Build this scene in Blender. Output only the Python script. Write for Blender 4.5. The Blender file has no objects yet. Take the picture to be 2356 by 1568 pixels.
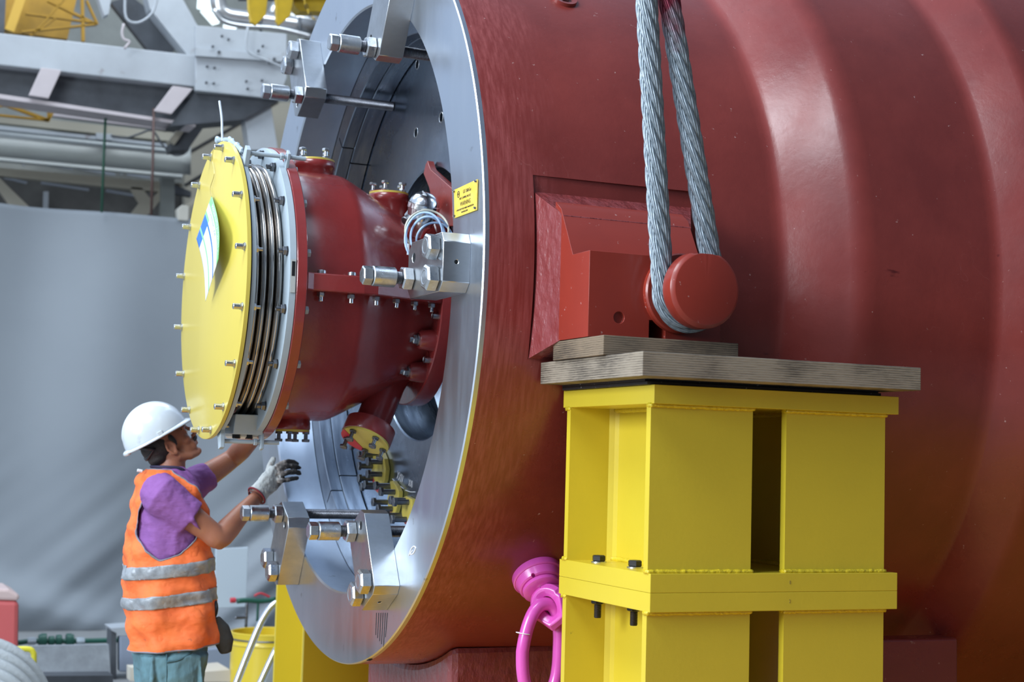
import bpy, bmesh, math, random
from mathutils import Vector, Matrix
random.seed(7)
S = bpy.context.scene
COL = S.collection
PI = math.pi
R = math.radians

# ------------------------------------------------------------------ camera
FPX = 3528.9; YAW, PITCH, ROLL = .4051, .0775, .0278
CAM = Vector((-1.8824, -6.1482, -.6563))
_f = Vector((math.sin(YAW)*math.cos(PITCH), math.cos(YAW)*math.cos(PITCH), math.sin(PITCH)))
_r0 = Vector((math.cos(YAW), -math.sin(YAW), 0)); _u0 = _r0.cross(_f)
_r = math.cos(ROLL)*_r0 + math.sin(ROLL)*_u0
_u = -math.sin(ROLL)*_r0 + math.cos(ROLL)*_u0
cd = bpy.data.cameras.new('camera'); cam = bpy.data.objects.new('camera', cd); COL.objects.link(cam)
M3 = Matrix((_r, _u, -_f)).transposed()
cam.matrix_world = Matrix.Translation(CAM) @ M3.to_4x4()
cd.sensor_width = 36; cd.lens = FPX/2356*36
cd.clip_start = .1; cd.clip_end = 100
cd.dof.use_dof = True; cd.dof.focus_distance = 5.35; cd.dof.aperture_fstop = 3.2
S.camera = cam

def pl(px, py, ax, c):
    """point of the place seen at a photo pixel, on the plane axis ax = c"""
    d = _f + _r*((px-1178)/FPX) - _u*((py-784)/FPX)
    return CAM + d*((c-CAM[ax])/d[ax])
def Y(px, py, y): return pl(px, py, 1, y)

# ------------------------------------------------------------------ world, exposure
S.view_settings.view_transform = 'Standard'; S.view_settings.look = 'None'
S.view_settings.gamma = 1; S.view_settings.use_curve_mapping = False
S.view_settings.exposure = 0.08
w = bpy.data.worlds.new('hall_daylight'); S.world = w; w.use_nodes = True
wn = w.node_tree; wn.nodes.clear()
wo = wn.nodes.new('ShaderNodeOutputWorld'); wb = wn.nodes.new('ShaderNodeBackground')
tc = wn.nodes.new('ShaderNodeTexCoord'); sx = wn.nodes.new('ShaderNodeSeparateXYZ'); cr = wn.nodes.new('ShaderNodeValToRGB')
mr = wn.nodes.new('ShaderNodeMapRange'); mr.inputs['From Min'].default_value = -1
wn.links.new(tc.outputs['Generated'], sx.inputs[0]); wn.links.new(sx.outputs['Z'], mr.inputs['Value'])
wn.links.new(mr.outputs[0], cr.inputs[0]); wn.links.new(cr.outputs[0], wb.inputs[0]); wn.links.new(wb.outputs[0], wo.inputs[0])
# the hall is open and bright towards its left rear end, dim behind the photographer
dp = wn.nodes.new('ShaderNodeVectorMath'); dp.operation = 'DOT_PRODUCT'; dp.inputs[1].default_value = (-.80, .55, .22)
wn.links.new(tc.outputs['Generated'], dp.inputs[0])
m9 = wn.nodes.new('ShaderNodeMapRange'); m9.interpolation_type = 'SMOOTHSTEP'; m9.inputs['From Min'].default_value = -.6; m9.inputs['From Max'].default_value = .95
m9.inputs['To Min'].default_value = .24; m9.inputs['To Max'].default_value = 1.2
wn.links.new(dp.outputs['Value'], m9.inputs['Value']); wn.links.new(m9.outputs[0], wb.inputs[1])
e = cr.color_ramp.elements
e[0].position = 0; e[0].color = (.16, .12, .07, 1)
e[1].position = 1; e[1].color = (.50, .64, .88, 1)
for p, c in ((.46, (.20, .18, .15, 1)), (.53, (.30, .37, .47, 1)), (.68, (.48, .60, .80, 1))):
    k = e.new(p); k.color = c
def area(name, loc, target, sx_, sy_, power, col):
    l = bpy.data.lights.new(name, 'AREA'); l.shape = 'RECTANGLE'; l.size = sx_; l.size_y = sy_
    l.energy = power; l.color = col
    o = bpy.data.objects.new(name, l); COL.objects.link(o); o.location = loc
    o.rotation_euler = (Vector(target)-Vector(loc)).to_track_quat('-Z', 'Y').to_euler()
    return o
area('roof_skylight_light', (-4.2, -3.4, 5.6), (.6, -.8, 0), 3.2, 2.4, 420, (.86, .93, 1))
area('roof_skylight_light', (-4, 3.0, 7.5), (-.5, .9, 0), 3, 5, 380, (.80, .90, 1))
area('roof_skylight_light', (0.5, 6.0, 7.5), (.5, 8.5, 0), 7, 2, 420, (.85, .93, 1))
area('side_window_light', (-9.0, -3.6, 2.0), (.3, -.8, 0), 4.0, 3.0, 950, (.84, .92, 1))

# ------------------------------------------------------------------ materials
MATS = {}
def mat(name, col, rough=.5, metal=0., var=.0, vscale=6., vcol=None, bump=0., bscale=60., coat=0., stretch=(1,1,1), rvar=0., spec=.5, speck=None, sss=0.):
    if name in MATS: return MATS[name]
    m = bpy.data.materials.new(name); m.use_nodes = True
    n = m.node_tree; b = n.nodes['Principled BSDF']
    b.inputs['Base Color'].default_value = (*col, 1); b.inputs['Roughness'].default_value = rough
    b.inputs['Metallic'].default_value = metal; b.inputs['Coat Weight'].default_value = coat
    b.inputs['Coat Roughness'].default_value = .12; b.inputs['Specular IOR Level'].default_value = spec
    if sss: b.inputs['Subsurface Weight'].default_value = sss; b.inputs['Subsurface Scale'].default_value = .01
    t = n.nodes.new('ShaderNodeTexCoord'); mp = n.nodes.new('ShaderNodeMapping')
    mp.inputs['Scale'].default_value = stretch; n.links.new(t.outputs['Object'], mp.inputs[0])
    last = None
    if var or rvar:
        no = n.nodes.new('ShaderNodeTexNoise'); no.inputs['Scale'].default_value = vscale; no.inputs['Detail'].default_value = 8
        no.inputs['Roughness'].default_value = .62
        n.links.new(mp.outputs[0], no.inputs['Vector'])
        ra = n.nodes.new('ShaderNodeMapRange'); ra.inputs['From Min'].default_value = .35; ra.inputs['From Max'].default_value = .68
        n.links.new(no.outputs['Fac'], ra.inputs['Value'])
        if var:
            mx = n.nodes.new('ShaderNodeMix'); mx.data_type = 'RGBA'
            v2 = vcol if vcol else tuple(c*(1-var) for c in col)
            mx.inputs[6].default_value = (*col, 1); mx.inputs[7].default_value = (*v2, 1)
            mm = n.nodes.new('ShaderNodeMath'); mm.operation = 'MULTIPLY'; mm.inputs[1].default_value = 1 if not vcol else var
            n.links.new(ra.outputs[0], mm.inputs[0]); n.links.new(mm.outputs[0], mx.inputs[0])
            n.links.new(mx.outputs[2], b.inputs['Base Color']); last = mx.outputs[2]
        if rvar:
            rr = n.nodes.new('ShaderNodeMapRange'); rr.inputs['To Min'].default_value = rough-rvar; rr.inputs['To Max'].default_value = rough+rvar
            n.links.new(ra.outputs[0], rr.inputs['Value']); n.links.new(rr.outputs[0], b.inputs['Roughness'])
    if speck:
        sc, lo, hi, c2 = speck
        n2 = n.nodes.new('ShaderNodeTexNoise'); n2.inputs['Scale'].default_value = sc; n2.inputs['Detail'].default_value = 5
        n.links.new(t.outputs['Object'], n2.inputs['Vector'])
        r2 = n.nodes.new('ShaderNodeMapRange'); r2.inputs['From Min'].default_value = lo; r2.inputs['From Max'].default_value = hi
        n.links.new(n2.outputs['Fac'], r2.inputs['Value'])
        m2 = n.nodes.new('ShaderNodeMix'); m2.data_type = 'RGBA'
        if last: n.links.new(last, m2.inputs[6])
        else: m2.inputs[6].default_value = (*col, 1)
        m2.inputs[7].default_value = (*c2, 1)
        n.links.new(r2.outputs[0], m2.inputs[0]); n.links.new(m2.outputs[2], b.inputs['Base Color'])
    if bump:
        nb = n.nodes.new('ShaderNodeTexNoise'); nb.inputs['Scale'].default_value = bscale; nb.inputs['Detail'].default_value = 6
        n.links.new(mp.outputs[0], nb.inputs['Vector'])
        bu = n.nodes.new('ShaderNodeBump'); bu.inputs['Strength'].default_value = 1; bu.inputs['Distance'].default_value = bump
        n.links.new(nb.outputs['Fac'], bu.inputs['Height']); n.links.new(bu.outputs[0], b.inputs['Normal'])
    MATS[name] = m; return m

red = mat('red_oxide_paint', (.215, .032, .026), .30, var=.40, vscale=3.2, vcol=(.135, .018, .016), rvar=.06, coat=.1, bump=.0006, bscale=45, speck=(38, .70, .76, (.34, .17, .16)))
redscuff = mat('scuffed_red_paint', (.23, .045, .043), .40, var=.85, vscale=9, vcol=(.13, .02, .02), rvar=.1, coat=.1, bump=.0012, bscale=30, stretch=(2.5, 1, .35), speck=(30, .66, .74, (.42, .22, .22)))
redrough = mat('rough_weld_red_paint', (.20, .034, .034), .28, coat=.4, bump=.012, bscale=28, stretch=(1, 1, .6), var=.4, vscale=20, vcol=(.30, .10, .11))
redblock = mat('orange_red_paint', (.265, .029, .016), .38, coat=.2, var=.5, vscale=5, vcol=(.20, .022, .014), speck=(45, .69, .74, (.40, .2, .18)))
redvalve = mat('valve_red_paint', (.24, .026, .025), .27, coat=.45, var=.5, vscale=6, vcol=(.155, .017, .017), bump=.0016, bscale=26)
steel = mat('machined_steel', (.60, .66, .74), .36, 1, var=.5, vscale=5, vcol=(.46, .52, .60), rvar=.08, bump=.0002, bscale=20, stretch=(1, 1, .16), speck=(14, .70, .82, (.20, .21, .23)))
steelbore = mat('shaded_bore_steel', (.36, .42, .50), .30, 1, var=.85, vscale=6, vcol=(.14, .17, .22), rvar=.1, stretch=(3, .35, .35))  # same steel as the ring, darkened in colour for the shade inside the bore
steelblk = mat('block_steel', (.50, .52, .54), .36, 1, var=.7, vscale=9, vcol=(.30, .32, .34), rvar=.08, stretch=(.5, 1, 1), speck=(20, .70, .8, (.13, .12, .11)))
boltst = mat('zinc_bolt_steel', (.60, .63, .66), .34, 1, var=.6, vscale=40, vcol=(.32, .34, .36), rvar=.1)
darkst = mat('blackened_steel', (.16, .17, .19), .42, 1, var=.5, vscale=30, vcol=(.28, .29, .31), rvar=.08)
rodst = mat('threaded_rod_steel', (.20, .21, .24), .38, 1, var=.4, vscale=30)
black = mat('black_oxide', (.018, .018, .02), .38, .3)
hole = mat('bolt_hole_dark', (.03, .032, .036), .5, .6)
seam = mat('joint_gap_dark', (.02, .022, .026), .6)
zinc = mat('galvanised_grey_paint', (.38, .455, .51), .45, var=.5, vscale=9, vcol=(.31, .37, .42), bump=.0005, bscale=40)
bellow = mat('stainless_bellows', (.50, .47, .44), .2, 1, var=.4, vscale=12, vcol=(.36, .34, .33), stretch=(3, 1, 1))
yell = mat('yellow_plate_paint', (.60, .48, .085), .38, var=.3, vscale=4, vcol=(.53, .42, .07), speck=(22, .74, .8, (.35, .28, .10)), coat=.1)
yelledge = mat('dark_yellow_edge', (.55, .36, .012), .4)
ystand = mat('stand_yellow_paint', (.64, .50, .034), .34, var=.35, vscale=3, vcol=(.55, .43, .032), bump=.0003, bscale=90, coat=.15, speck=(16, .76, .80, (.10, .09, .03)))
yweld = mat('yellow_weld_bead', (.66, .50, .02), .25, coat=.5, bump=.006, bscale=70)
wood = None
pink = mat('pink_hoist_paint', (.72, .10, .50), .28, coat=.5, var=.4, vscale=8, vcol=(.62, .09, .38), bump=.0015, bscale=22, speck=(60, .72, .76, (.1, .03, .08)))
white = mat('white_paper', (.82, .85, .88), .6)
rubber = mat('black_rubber', (.02, .02, .022), .6, bump=.001, bscale=60, speck=(70, .66, .72, (.4, .4, .4)))

# shell paint: scuffed and sanded near the ring end, smoother farther along
def shellmat():
    m = bpy.data.materials.new('casing_red_paint'); m.use_nodes = True; n = m.node_tree; b = n.nodes['Principled BSDF']; L = n.links.new
    t = n.nodes.new('ShaderNodeTexCoord'); ge = n.nodes.new('ShaderNodeNewGeometry')
    def noise(sc, src, detail=8, rough=.6, stretch=None):
        no = n.nodes.new('ShaderNodeTexNoise'); no.inputs['Scale'].default_value = sc; no.inputs['Detail'].default_value = detail; no.inputs['Roughness'].default_value = rough
        if stretch: mp = n.nodes.new('ShaderNodeMapping'); mp.inputs['Scale'].default_value = stretch; L(src, mp.inputs[0]); src = mp.outputs[0]
        L(src, no.inputs['Vector']); return no.outputs['Fac']
    def rng(v, a, b_, c=0., d=1.):
        r = n.nodes.new('ShaderNodeMapRange'); r.inputs['From Min'].default_value = a; r.inputs['From Max'].default_value = b_; r.inputs['To Min'].default_value = c; r.inputs['To Max'].default_value = d
        L(v, r.inputs['Value']); return r.outputs[0]
    def mix(f, a, b_):
        x = n.nodes.new('ShaderNodeMix'); x.data_type = 'RGBA'; L(f, x.inputs[0])
        for i, c in ((6, a), (7, b_)):
            if isinstance(c, tuple): x.inputs[i].default_value = (*c, 1)
            else: L(c, x.inputs[i])
        return x.outputs[2]
    def math_(op, a, b_):
        x = n.nodes.new('ShaderNodeMath'); x.operation = op
        for i, c in enumerate((a, b_)):
            if isinstance(c, float): x.inputs[i].default_value = c
            else: L(c, x.inputs[i])
        return x.outputs[0]
    P = ge.outputs['Position']; sx = n.nodes.new('ShaderNodeSeparateXYZ'); L(P, sx.inputs[0])
    base = mix(rng(noise(2.6, P), .35, .68), (.225, .037, .030), (.165, .025, .021))
    scuff = mix(rng(noise(26, P, stretch=(3.4, 1, .22)), .40, .66), (.200, .030, .026), (.30, .068, .064))
    edge = math_('ADD', sx.outputs['X'], rng(noise(5, P), .3, .7, -.09, .09))
    col = mix(rng(edge, .30, .08), base, scuff)
    col = mix(rng(noise(42, P, 4), .70, .76), col, (.45, .28, .26))           # paint chips, droppings
    col = mix(rng(noise(13, P, 6, stretch=(.22, 1, 1.0)), .715, .76), col, (.10, .012, .012))   # smears
    wv = n.nodes.new('ShaderNodeTexNoise'); wv.inputs['Scale'].default_value = 3.2; wv.inputs['Detail'].default_value = 3; wv.inputs['Distortion'].default_value = 1.2; L(P, wv.inputs['Vector'])
    ab = math_('ABSOLUTE', math_('SUBTRACT', wv.outputs['Fac'], .5), 0.); scr = math_('MULTIPLY', rng(ab, .0014, .0004), rng(noise(2.1, P), .52, .60))
    col = mix(math_('MULTIPLY', scr, .12), col, (.46, .20, .18))               # long thin scratches
    L(col, b.inputs['Base Color'])
    L(rng(noise(4, P), .35, .68, .24, .38), b.inputs['Roughness'])
    b.inputs['Coat Weight'].default_value = .1; b.inputs['Coat Roughness'].default_value = .15
    bu = n.nodes.new('ShaderNodeBump'); bu.inputs['Distance'].default_value = .0008; L(noise(30, P), bu.inputs['Height']); L(bu.outputs[0], b.inputs['Normal'])
    return m
redshell = shellmat()
# wood with laminated plies
def woodmat(name, light, dark, freq, ends=False):
    m = bpy.data.materials.new(name); m.use_nodes = True; n = m.node_tree; b = n.nodes['Principled BSDF']
    t = n.nodes.new('ShaderNodeTexCoord'); mp = n.nodes.new('ShaderNodeMapping'); mp.inputs['Scale'].default_value = (1.2, 1.2, 26)
    n.links.new(t.outputs['Object'], mp.inputs[0])
    wv = n.nodes.new('ShaderNodeTexWave'); wv.bands_direction = 'Z'; wv.inputs['Scale'].default_value = freq
    wv.inputs['Distortion'].default_value = .7; wv.inputs['Detail'].default_value = 4; wv.inputs['Detail Scale'].default_value = 2.5; wv.inputs['Detail Roughness'].default_value = .7
    n.links.new(t.outputs['Object'], wv.inputs['Vector'])
    no = n.nodes.new('ShaderNodeTexNoise'); no.inputs['Scale'].default_value = 14; no.inputs['Detail'].default_value = 9; no.inputs['Roughness'].default_value = .75
    n.links.new(mp.outputs[0], no.inputs['Vector'])
    n3 = n.nodes.new('ShaderNodeTexNoise'); n3.inputs['Scale'].default_value = 4.5; n3.inputs['Detail'].default_value = 7
    n.links.new(t.outputs['Object'], n3.inputs['Vector'])
    a = n.nodes.new('ShaderNodeMix'); a.data_type = 'FLOAT'; a.inputs[0].default_value = .58; n.links.new(wv.outputs['Fac'], a.inputs[2])
    st_ = n.nodes.new('ShaderNodeMapRange'); st_.inputs['From Min'].default_value = .36; st_.inputs['From Max'].default_value = .64; n.links.new(no.outputs['Fac'], st_.inputs['Value']); n.links.new(st_.outputs[0], a.inputs[3])
    a2 = n.nodes.new('ShaderNodeMath'); a2.operation = 'MULTIPLY_ADD'; a2.inputs[1].default_value = .72; n.links.new(a.outputs[0], a2.inputs[0])
    r3 = n.nodes.new('ShaderNodeMapRange'); r3.inputs['From Min'].default_value = .38; r3.inputs['From Max'].default_value = .7; r3.inputs['To Min'].default_value = .30; r3.inputs['To Max'].default_value = -.20
    n.links.new(n3.outputs['Fac'], r3.inputs['Value']); n.links.new(r3.outputs[0], a2.inputs[2])
    c = n.nodes.new('ShaderNodeValToRGB'); c.color_ramp.elements[0].color = (*dark, 1); c.color_ramp.elements[1].color = (*light, 1)
    c.color_ramp.elements[0].position = .05; c.color_ramp.elements[1].position = .62
    n.links.new(a2.outputs[0], c.inputs[0]); n.links.new(c.outputs[0], b.inputs['Base Color'])
    b.inputs['Roughness'].default_value = .72
    bu = n.nodes.new('ShaderNodeBump'); bu.inputs['Distance'].default_value = .002; n.links.new(a.outputs[0], bu.inputs['Height']); n.links.new(bu.outputs[0], b.inputs['Normal'])
    return m
woodA = woodmat('weathered_laminated_timber', (.34, .285, .215), (.055, .043, .033), 44)
woodB = woodmat('brown_laminated_timber', (.25, .185, .12), (.035, .026, .02), 46)

# ------------------------------------------------------------------ mesh helpers
def AX(p, d, up=None):
    d = Vector(d).normalized()
    up = Vector(up) if up else (Vector((0, 0, 1)) if abs(d.z) < .9 else Vector((0, 1, 0)))
    z = (up - d*up.dot(d)).normalized(); y = z.cross(d)
    return Matrix.Translation(Vector(p)) @ Matrix((d, y, z)).transposed().to_4x4()
I4 = Matrix.Identity(4)
def lathe(bm, prof, n=48, M=I4, a0=0, close=False):
    """prof (h, r) turned round local +X"""
    rings = []
    for h, r in prof:
        if r < 1e-6: rings.append([bm.verts.new(M @ Vector((h, 0, 0)))])
        else: rings.append([bm.verts.new(M @ Vector((h, r*math.cos(a0+2*PI*k/n), r*math.sin(a0+2*PI*k/n)))) for k in range(n)])
    seq = list(zip(rings, rings[1:]))
    if close: seq.append((rings[-1], rings[0]))
    for A, B in seq:
        for k in range(n):
            q = (k+1) % n
            if len(A) == 1 and len(B) == 1: continue
            if len(A) == 1: bm.faces.new((A[0], B[q], B[k]))
            elif len(B) == 1: bm.faces.new((A[k], A[q], B[0]))
            else: bm.faces.new((A[k], A[q], B[q], B[k]))
def cyl(bm, r, h0, h1, M=I4, n=24, c=0):
    if c: lathe(bm, [(h0, 0), (h0, r-c), (h0+c, r), (h1-c, r), (h1, r-c), (h1, 0)], n, M)
    else: lathe(bm, [(h0, 0), (h0, r), (h1, r), (h1, 0)], n, M)
def hexa(bm, r, h0, h1, M=I4, c=.15, a0=0):
    d = abs(h1-h0)*c*(1 if h1 > h0 else -1)
    lathe(bm, [(h0, 0), (h0, r*.84), (h0+d, r), (h1-d, r), (h1, r*.84), (h1, 0)], 6, M, a0)
def box(bm, x0, x1, y0, y1, z0, z1, M=I4):
    v = [bm.verts.new(M @ Vector((x, y, z))) for x in (x0, x1) for y in (y0, y1) for z in (z0, z1)]
    for f in ((0,1,3,2), (4,6,7,5), (0,4,5,1), (2,3,7,6), (0,2,6,4), (1,5,7,3)): bm.faces.new([v[i] for i in f])
def prism(bm, pts, vec):
    a = [bm.verts.new(Vector(p)) for p in pts]; b = [bm.verts.new(Vector(p)+Vector(vec)) for p in pts]
    n = len(a); bm.faces.new(a); bm.faces.new(b[::-1])
    for i in range(n): bm.faces.new((a[i], b[i], b[(i+1) % n], a[(i+1) % n]))
def tube(bm, pts, r, n=12, closed=False, sec=None, caps=True, up=None):
    """swept tube; r one radius, a list, or list of (ra, rb)"""
    P = [Vector(p) for p in pts]; m = len(P)
    T = []
    for i in range(m):
        if closed: t = P[(i+1) % m]-P[i-1]
        else: t = P[min(i+1, m-1)]-P[max(i-1, 0)]
        T.append(t.normalized())
    if up is None:
        up = Vector((0, 0, 1)) if abs(T[0].z) < .9 else Vector((1, 0, 0))
    nrm = (Vector(up)-T[0]*Vector(up).dot(T[0])).normalized()
    rings = []
    for i in range(m):
        nrm = (nrm - T[i]*nrm.dot(T[i])).normalized(); bn = T[i].cross(nrm)
        rr = r[i] if isinstance(r, (list, tuple)) else r
        ra, rb = rr if isinstance(rr, (list, tuple)) else (rr, rr)
        rings.append([bm.verts.new(P[i] + nrm*(ra*math.cos(2*PI*k/n)) + bn*(rb*math.sin(2*PI*k/n))) for k in range(n)])
    seq = list(zip(rings, rings[1:]))
    if closed: seq.append((rings[-1], rings[0]))
    for A, B in seq:
        for k in range(n): bm.faces.new((A[k], A[(k+1) % n], B[(k+1) % n], B[k]))
    if caps and not closed: bm.faces.new(rings[0][::-1]); bm.faces.new(rings[-1])
def ball(bm, c, r, M=None, n=20):
    rx, ry, rz = r if isinstance(r, (list, tuple)) else (r, r, r)
    mt = Matrix.Translation(Vector(c)) @ (M.to_4x4() if M else I4) @ Matrix.Diagonal((rx, ry, rz, 1))
    bmesh.ops.create_uvsphere(bm, u_segments=n, v_segments=max(8, n*2//3), radius=1, matrix=mt)
def smooth_path(pts, sub=8, closed=False):
    P = [Vector(p) for p in pts]; out = []; m = len(P)
    rng = range(m if closed else m-1)
    for i in rng:
        p0 = P[i-1] if (closed or i > 0) else P[0]*2-P[1]
        p1 = P[i]; p2 = P[(i+1) % m]
        p3 = P[(i+2) % m] if (closed or i+2 < m) else P[-1]*2-P[-2]
        for k in range(sub):
            t = k/sub
            out.append(.5*((2*p1)+(-p0+p2)*t+(2*p0-5*p1+4*p2-p3)*t*t+(-p0+3*p1-3*p2+p3)*t**3))
    if not closed: out.append(P[-1])
    return out
def lerp(a, b, t): return a+(b-a)*t
def interp(tab, x):
    if x <= tab[0][0]: return tab[0][1:]
    for a, b in zip(tab, tab[1:]):
        if x <= b[0]:
            t = (x-a[0])/(b[0]-a[0]); return tuple(lerp(p, q, t) for p, q in zip(a[1:], b[1:]))
    return tab[-1][1:]

def NB(): return bmesh.new()
def wl(p):
    v = Vector((0, 0, 0))
    while p: v = v+p.location; p = p.parent
    return v
def obj(name, bm, m, parent=None, local=False, bevel=0, angle=35, smooth=True, origin=None, solid=0, vox=0, sub=0, keep=False):
    """links a bmesh in world coordinates as ONE mesh object (local=True: parent coordinates)"""
    if not keep: bmesh.ops.recalc_face_normals(bm, faces=bm.faces)
    me = bpy.data.meshes.new(name); bm.to_mesh(me); bm.free()
    me.materials.append(m)
    if smooth:
        me.polygons.foreach_set('use_smooth', [True]*len(me.polygons))
        if angle < 179: me.set_sharp_from_angle(angle=R(angle))
    o = bpy.data.objects.new(name, me); COL.objects.link(o)
    if local: off = Vector((0, 0, 0))
    elif origin is not None: off = Vector(origin)
    else:
        co = [v.co for v in me.vertices]
        off = Vector(((min(c.x for c in co)+max(c.x for c in co))/2, (min(c.y for c in co)+max(c.y for c in co))/2, min(c.z for c in co)))
    if not local: me.transform(Matrix.Translation(-off))
    o.location = off
    if parent:
        o.parent = parent
        if not local: o.location = off - wl(parent)
    if vox:
        q = o.modifiers.new('remesh', 'REMESH'); q.mode = 'VOXEL'; q.voxel_size = vox; q.use_smooth_shade = True
        q = o.modifiers.new('smooth', 'SMOOTH'); q.iterations = 6; q.factor = .5
    if solid: q = o.modifiers.new('solidify', 'SOLIDIFY'); q.thickness = solid; q.offset = 0
    if sub: q = o.modifiers.new('subsurf', 'SUBSURF'); q.levels = sub; q.render_levels = sub
    if bevel:
        q = o.modifiers.new('bevel', 'BEVEL'); q.width = bevel; q.segments = 2; q.limit_method = 'ANGLE'; q.angle_limit = R(40)
    return o
def tag(o, label=None, cat=None, group=None, kind=None):
    if label: o['label'] = label
    if cat: o['category'] = cat
    if group: o['group'] = group
    if kind: o['kind'] = kind
    return o
def crumple(o, strength, size, mid=.5, first=False):
    tx = bpy.data.textures.new('folds', 'CLOUDS'); tx.noise_scale = size; tx.noise_depth = 3
    q = o.modifiers.new('folds', 'DISPLACE'); q.texture = tx; q.strength = strength; q.mid_level = mid; q.texture_coords = 'LOCAL'
    return o
def thing(name, loc, label=None, cat=None, group=None):
    o = bpy.data.objects.new(name, None); COL.objects.link(o); o.location = loc; o.empty_display_size = .1
    return tag(o, label, cat, group)
def part_of(bmfun, name, m, parent, **k):
    bm = NB(); bmfun(bm); return obj(name, bm, m, parent, **k)
def cut(o, cutter_bm):
    """carve a real opening into a mesh object (cutter in the same coordinates as built, world)"""
    bmesh.ops.recalc_face_normals(cutter_bm, faces=cutter_bm.faces)
    me = bpy.data.meshes.new('cut'); cutter_bm.to_mesh(me); cutter_bm.free()
    c = bpy.data.objects.new('cut', me); COL.objects.link(c)
    q = o.modifiers.new('cut', 'BOOLEAN'); q.operation = 'DIFFERENCE'; q.object = c; q.solver = 'EXACT'
    bpy.context.view_layer.update()
    dg = bpy.context.evaluated_depsgraph_get()
    nm = bpy.data.meshes.new_from_object(o.evaluated_get(dg), depsgraph=dg)
    o.modifiers.clear(); old = o.data; o.data = nm
    nm.name = old.name
    nm.polygons.foreach_set('use_smooth', [True]*len(nm.polygons)); nm.set_sharp_from_angle(angle=R(30))
    bpy.data.objects.remove(c); bpy.data.meshes.remove(me)
def text(name, s, size, M, m, parent, ext=.0004, align='CENTER', sx=1.):
    cu = bpy.data.curves.new('txt', 'FONT'); cu.body = s; cu.size = size; cu.extrude = ext; cu.align_x = align; cu.align_y = 'CENTER'
    t = bpy.data.objects.new('txt', cu); COL.objects.link(t)
    bpy.context.view_layer.update()
    dg = bpy.context.evaluated_depsgraph_get()
    me = bpy.data.meshes.new_from_object(t.evaluated_get(dg), depsgraph=dg)
    bpy.data.objects.remove(t)
    me.transform(Matrix.Diagonal((sx, 1, 1, 1))); me.transform(M); me.materials.clear(); me.materials.append(m)
    bm = NB(); bm.from_mesh(me)
    return obj(name, bm, m, parent, smooth=False, keep=True)
# frame for writing on a surface that faces -X (reads towards -Y) and one that faces -Y (reads towards +X)
def FX(x, y, z): return Matrix.Translation((x, y, z)) @ Matrix(((0, 0, -1), (-1, 0, 0), (0, 1, 0))).to_4x4()
def FY(x, y, z): return Matrix.Translation((x, y, z)) @ Matrix(((1, 0, 0), (0, 0, -1), (0, 1, 0))).to_4x4()
# ================================================================== the big casing
casing = thing('turbine_casing', (1.6, 0, -1.85), 'huge red painted cylindrical casing lying on its side with a machined steel ring face', 'machine casing')
bm = NB()
lathe(bm, [(.02, 1.5), (.19, 1.502), (.6, 1.508), (1.10, 1.518), (1.125, 1.521), (1.14, 1.526), (1.15, 1.533), (1.16, 1.543), (1.31, 1.698), (1.325, 1.711), (1.345, 1.723), (1.37, 1.731), (1.40, 1.735),
           (1.89, 1.738), (1.915, 1.742), (1.93, 1.749), (1.94, 1.758), (2.05, 1.872), (2.065, 1.882), (2.085, 1.889), (2.12, 1.893), (3.2, 1.895), (4.6, 1.895), (4.6, 1.7), (3.2, 1.7), (1.4, 1.52), (1.0, 1.462), (.02, 1.462)], 220, close=True)
shell = obj('shell', bm, redshell, casing)
c = NB(); box(c, .183, .825, -1.9, -1.467, -.322, .304); cut(shell, c)
bm = NB()
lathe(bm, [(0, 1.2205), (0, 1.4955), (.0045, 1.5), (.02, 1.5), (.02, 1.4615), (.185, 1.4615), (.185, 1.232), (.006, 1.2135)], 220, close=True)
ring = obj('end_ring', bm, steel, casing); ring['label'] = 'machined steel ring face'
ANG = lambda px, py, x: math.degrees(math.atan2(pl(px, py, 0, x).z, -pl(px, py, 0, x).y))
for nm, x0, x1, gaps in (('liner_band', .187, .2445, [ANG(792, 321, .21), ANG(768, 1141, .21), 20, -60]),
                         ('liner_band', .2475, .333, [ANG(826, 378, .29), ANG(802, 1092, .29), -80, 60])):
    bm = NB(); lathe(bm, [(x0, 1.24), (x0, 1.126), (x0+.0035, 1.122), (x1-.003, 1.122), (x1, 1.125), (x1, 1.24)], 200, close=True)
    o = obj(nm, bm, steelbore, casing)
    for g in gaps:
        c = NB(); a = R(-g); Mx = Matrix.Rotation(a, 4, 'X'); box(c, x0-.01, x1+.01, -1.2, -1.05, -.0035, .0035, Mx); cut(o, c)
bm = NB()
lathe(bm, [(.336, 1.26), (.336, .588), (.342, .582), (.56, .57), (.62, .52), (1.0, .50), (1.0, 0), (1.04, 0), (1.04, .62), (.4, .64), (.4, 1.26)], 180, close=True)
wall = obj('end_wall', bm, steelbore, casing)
c = NB()
HO = [(957, 305), (1015, 270), (960, 148), (880, 128)]
for px, py in HO:
    q = pl(px, py, 0, .336); cyl(c, .019, -.02, .06, AX(q, (1, 0, 0)), 20)
for a, r in ((18, .99), (30, .99), (-150, .95), (165, .95), (-12, .98)):
    cyl(c, .019, -.02, .06, AX((.336, -r*math.cos(R(a)), r*math.sin(R(a))), (1, 0, 0)), 20)
q = pl(738, 1003, 0, .21)
cut(wall, c)
for px, py in HO:
    q = pl(px, py, 0, .3355); bm = NB(); lathe(bm, [(0, .0195), (-.0015, .0225), (0, .025)], 24, AX(q, (1, 0, 0)))
    obj('hole_rim', bm, boltst, casing)
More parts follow.
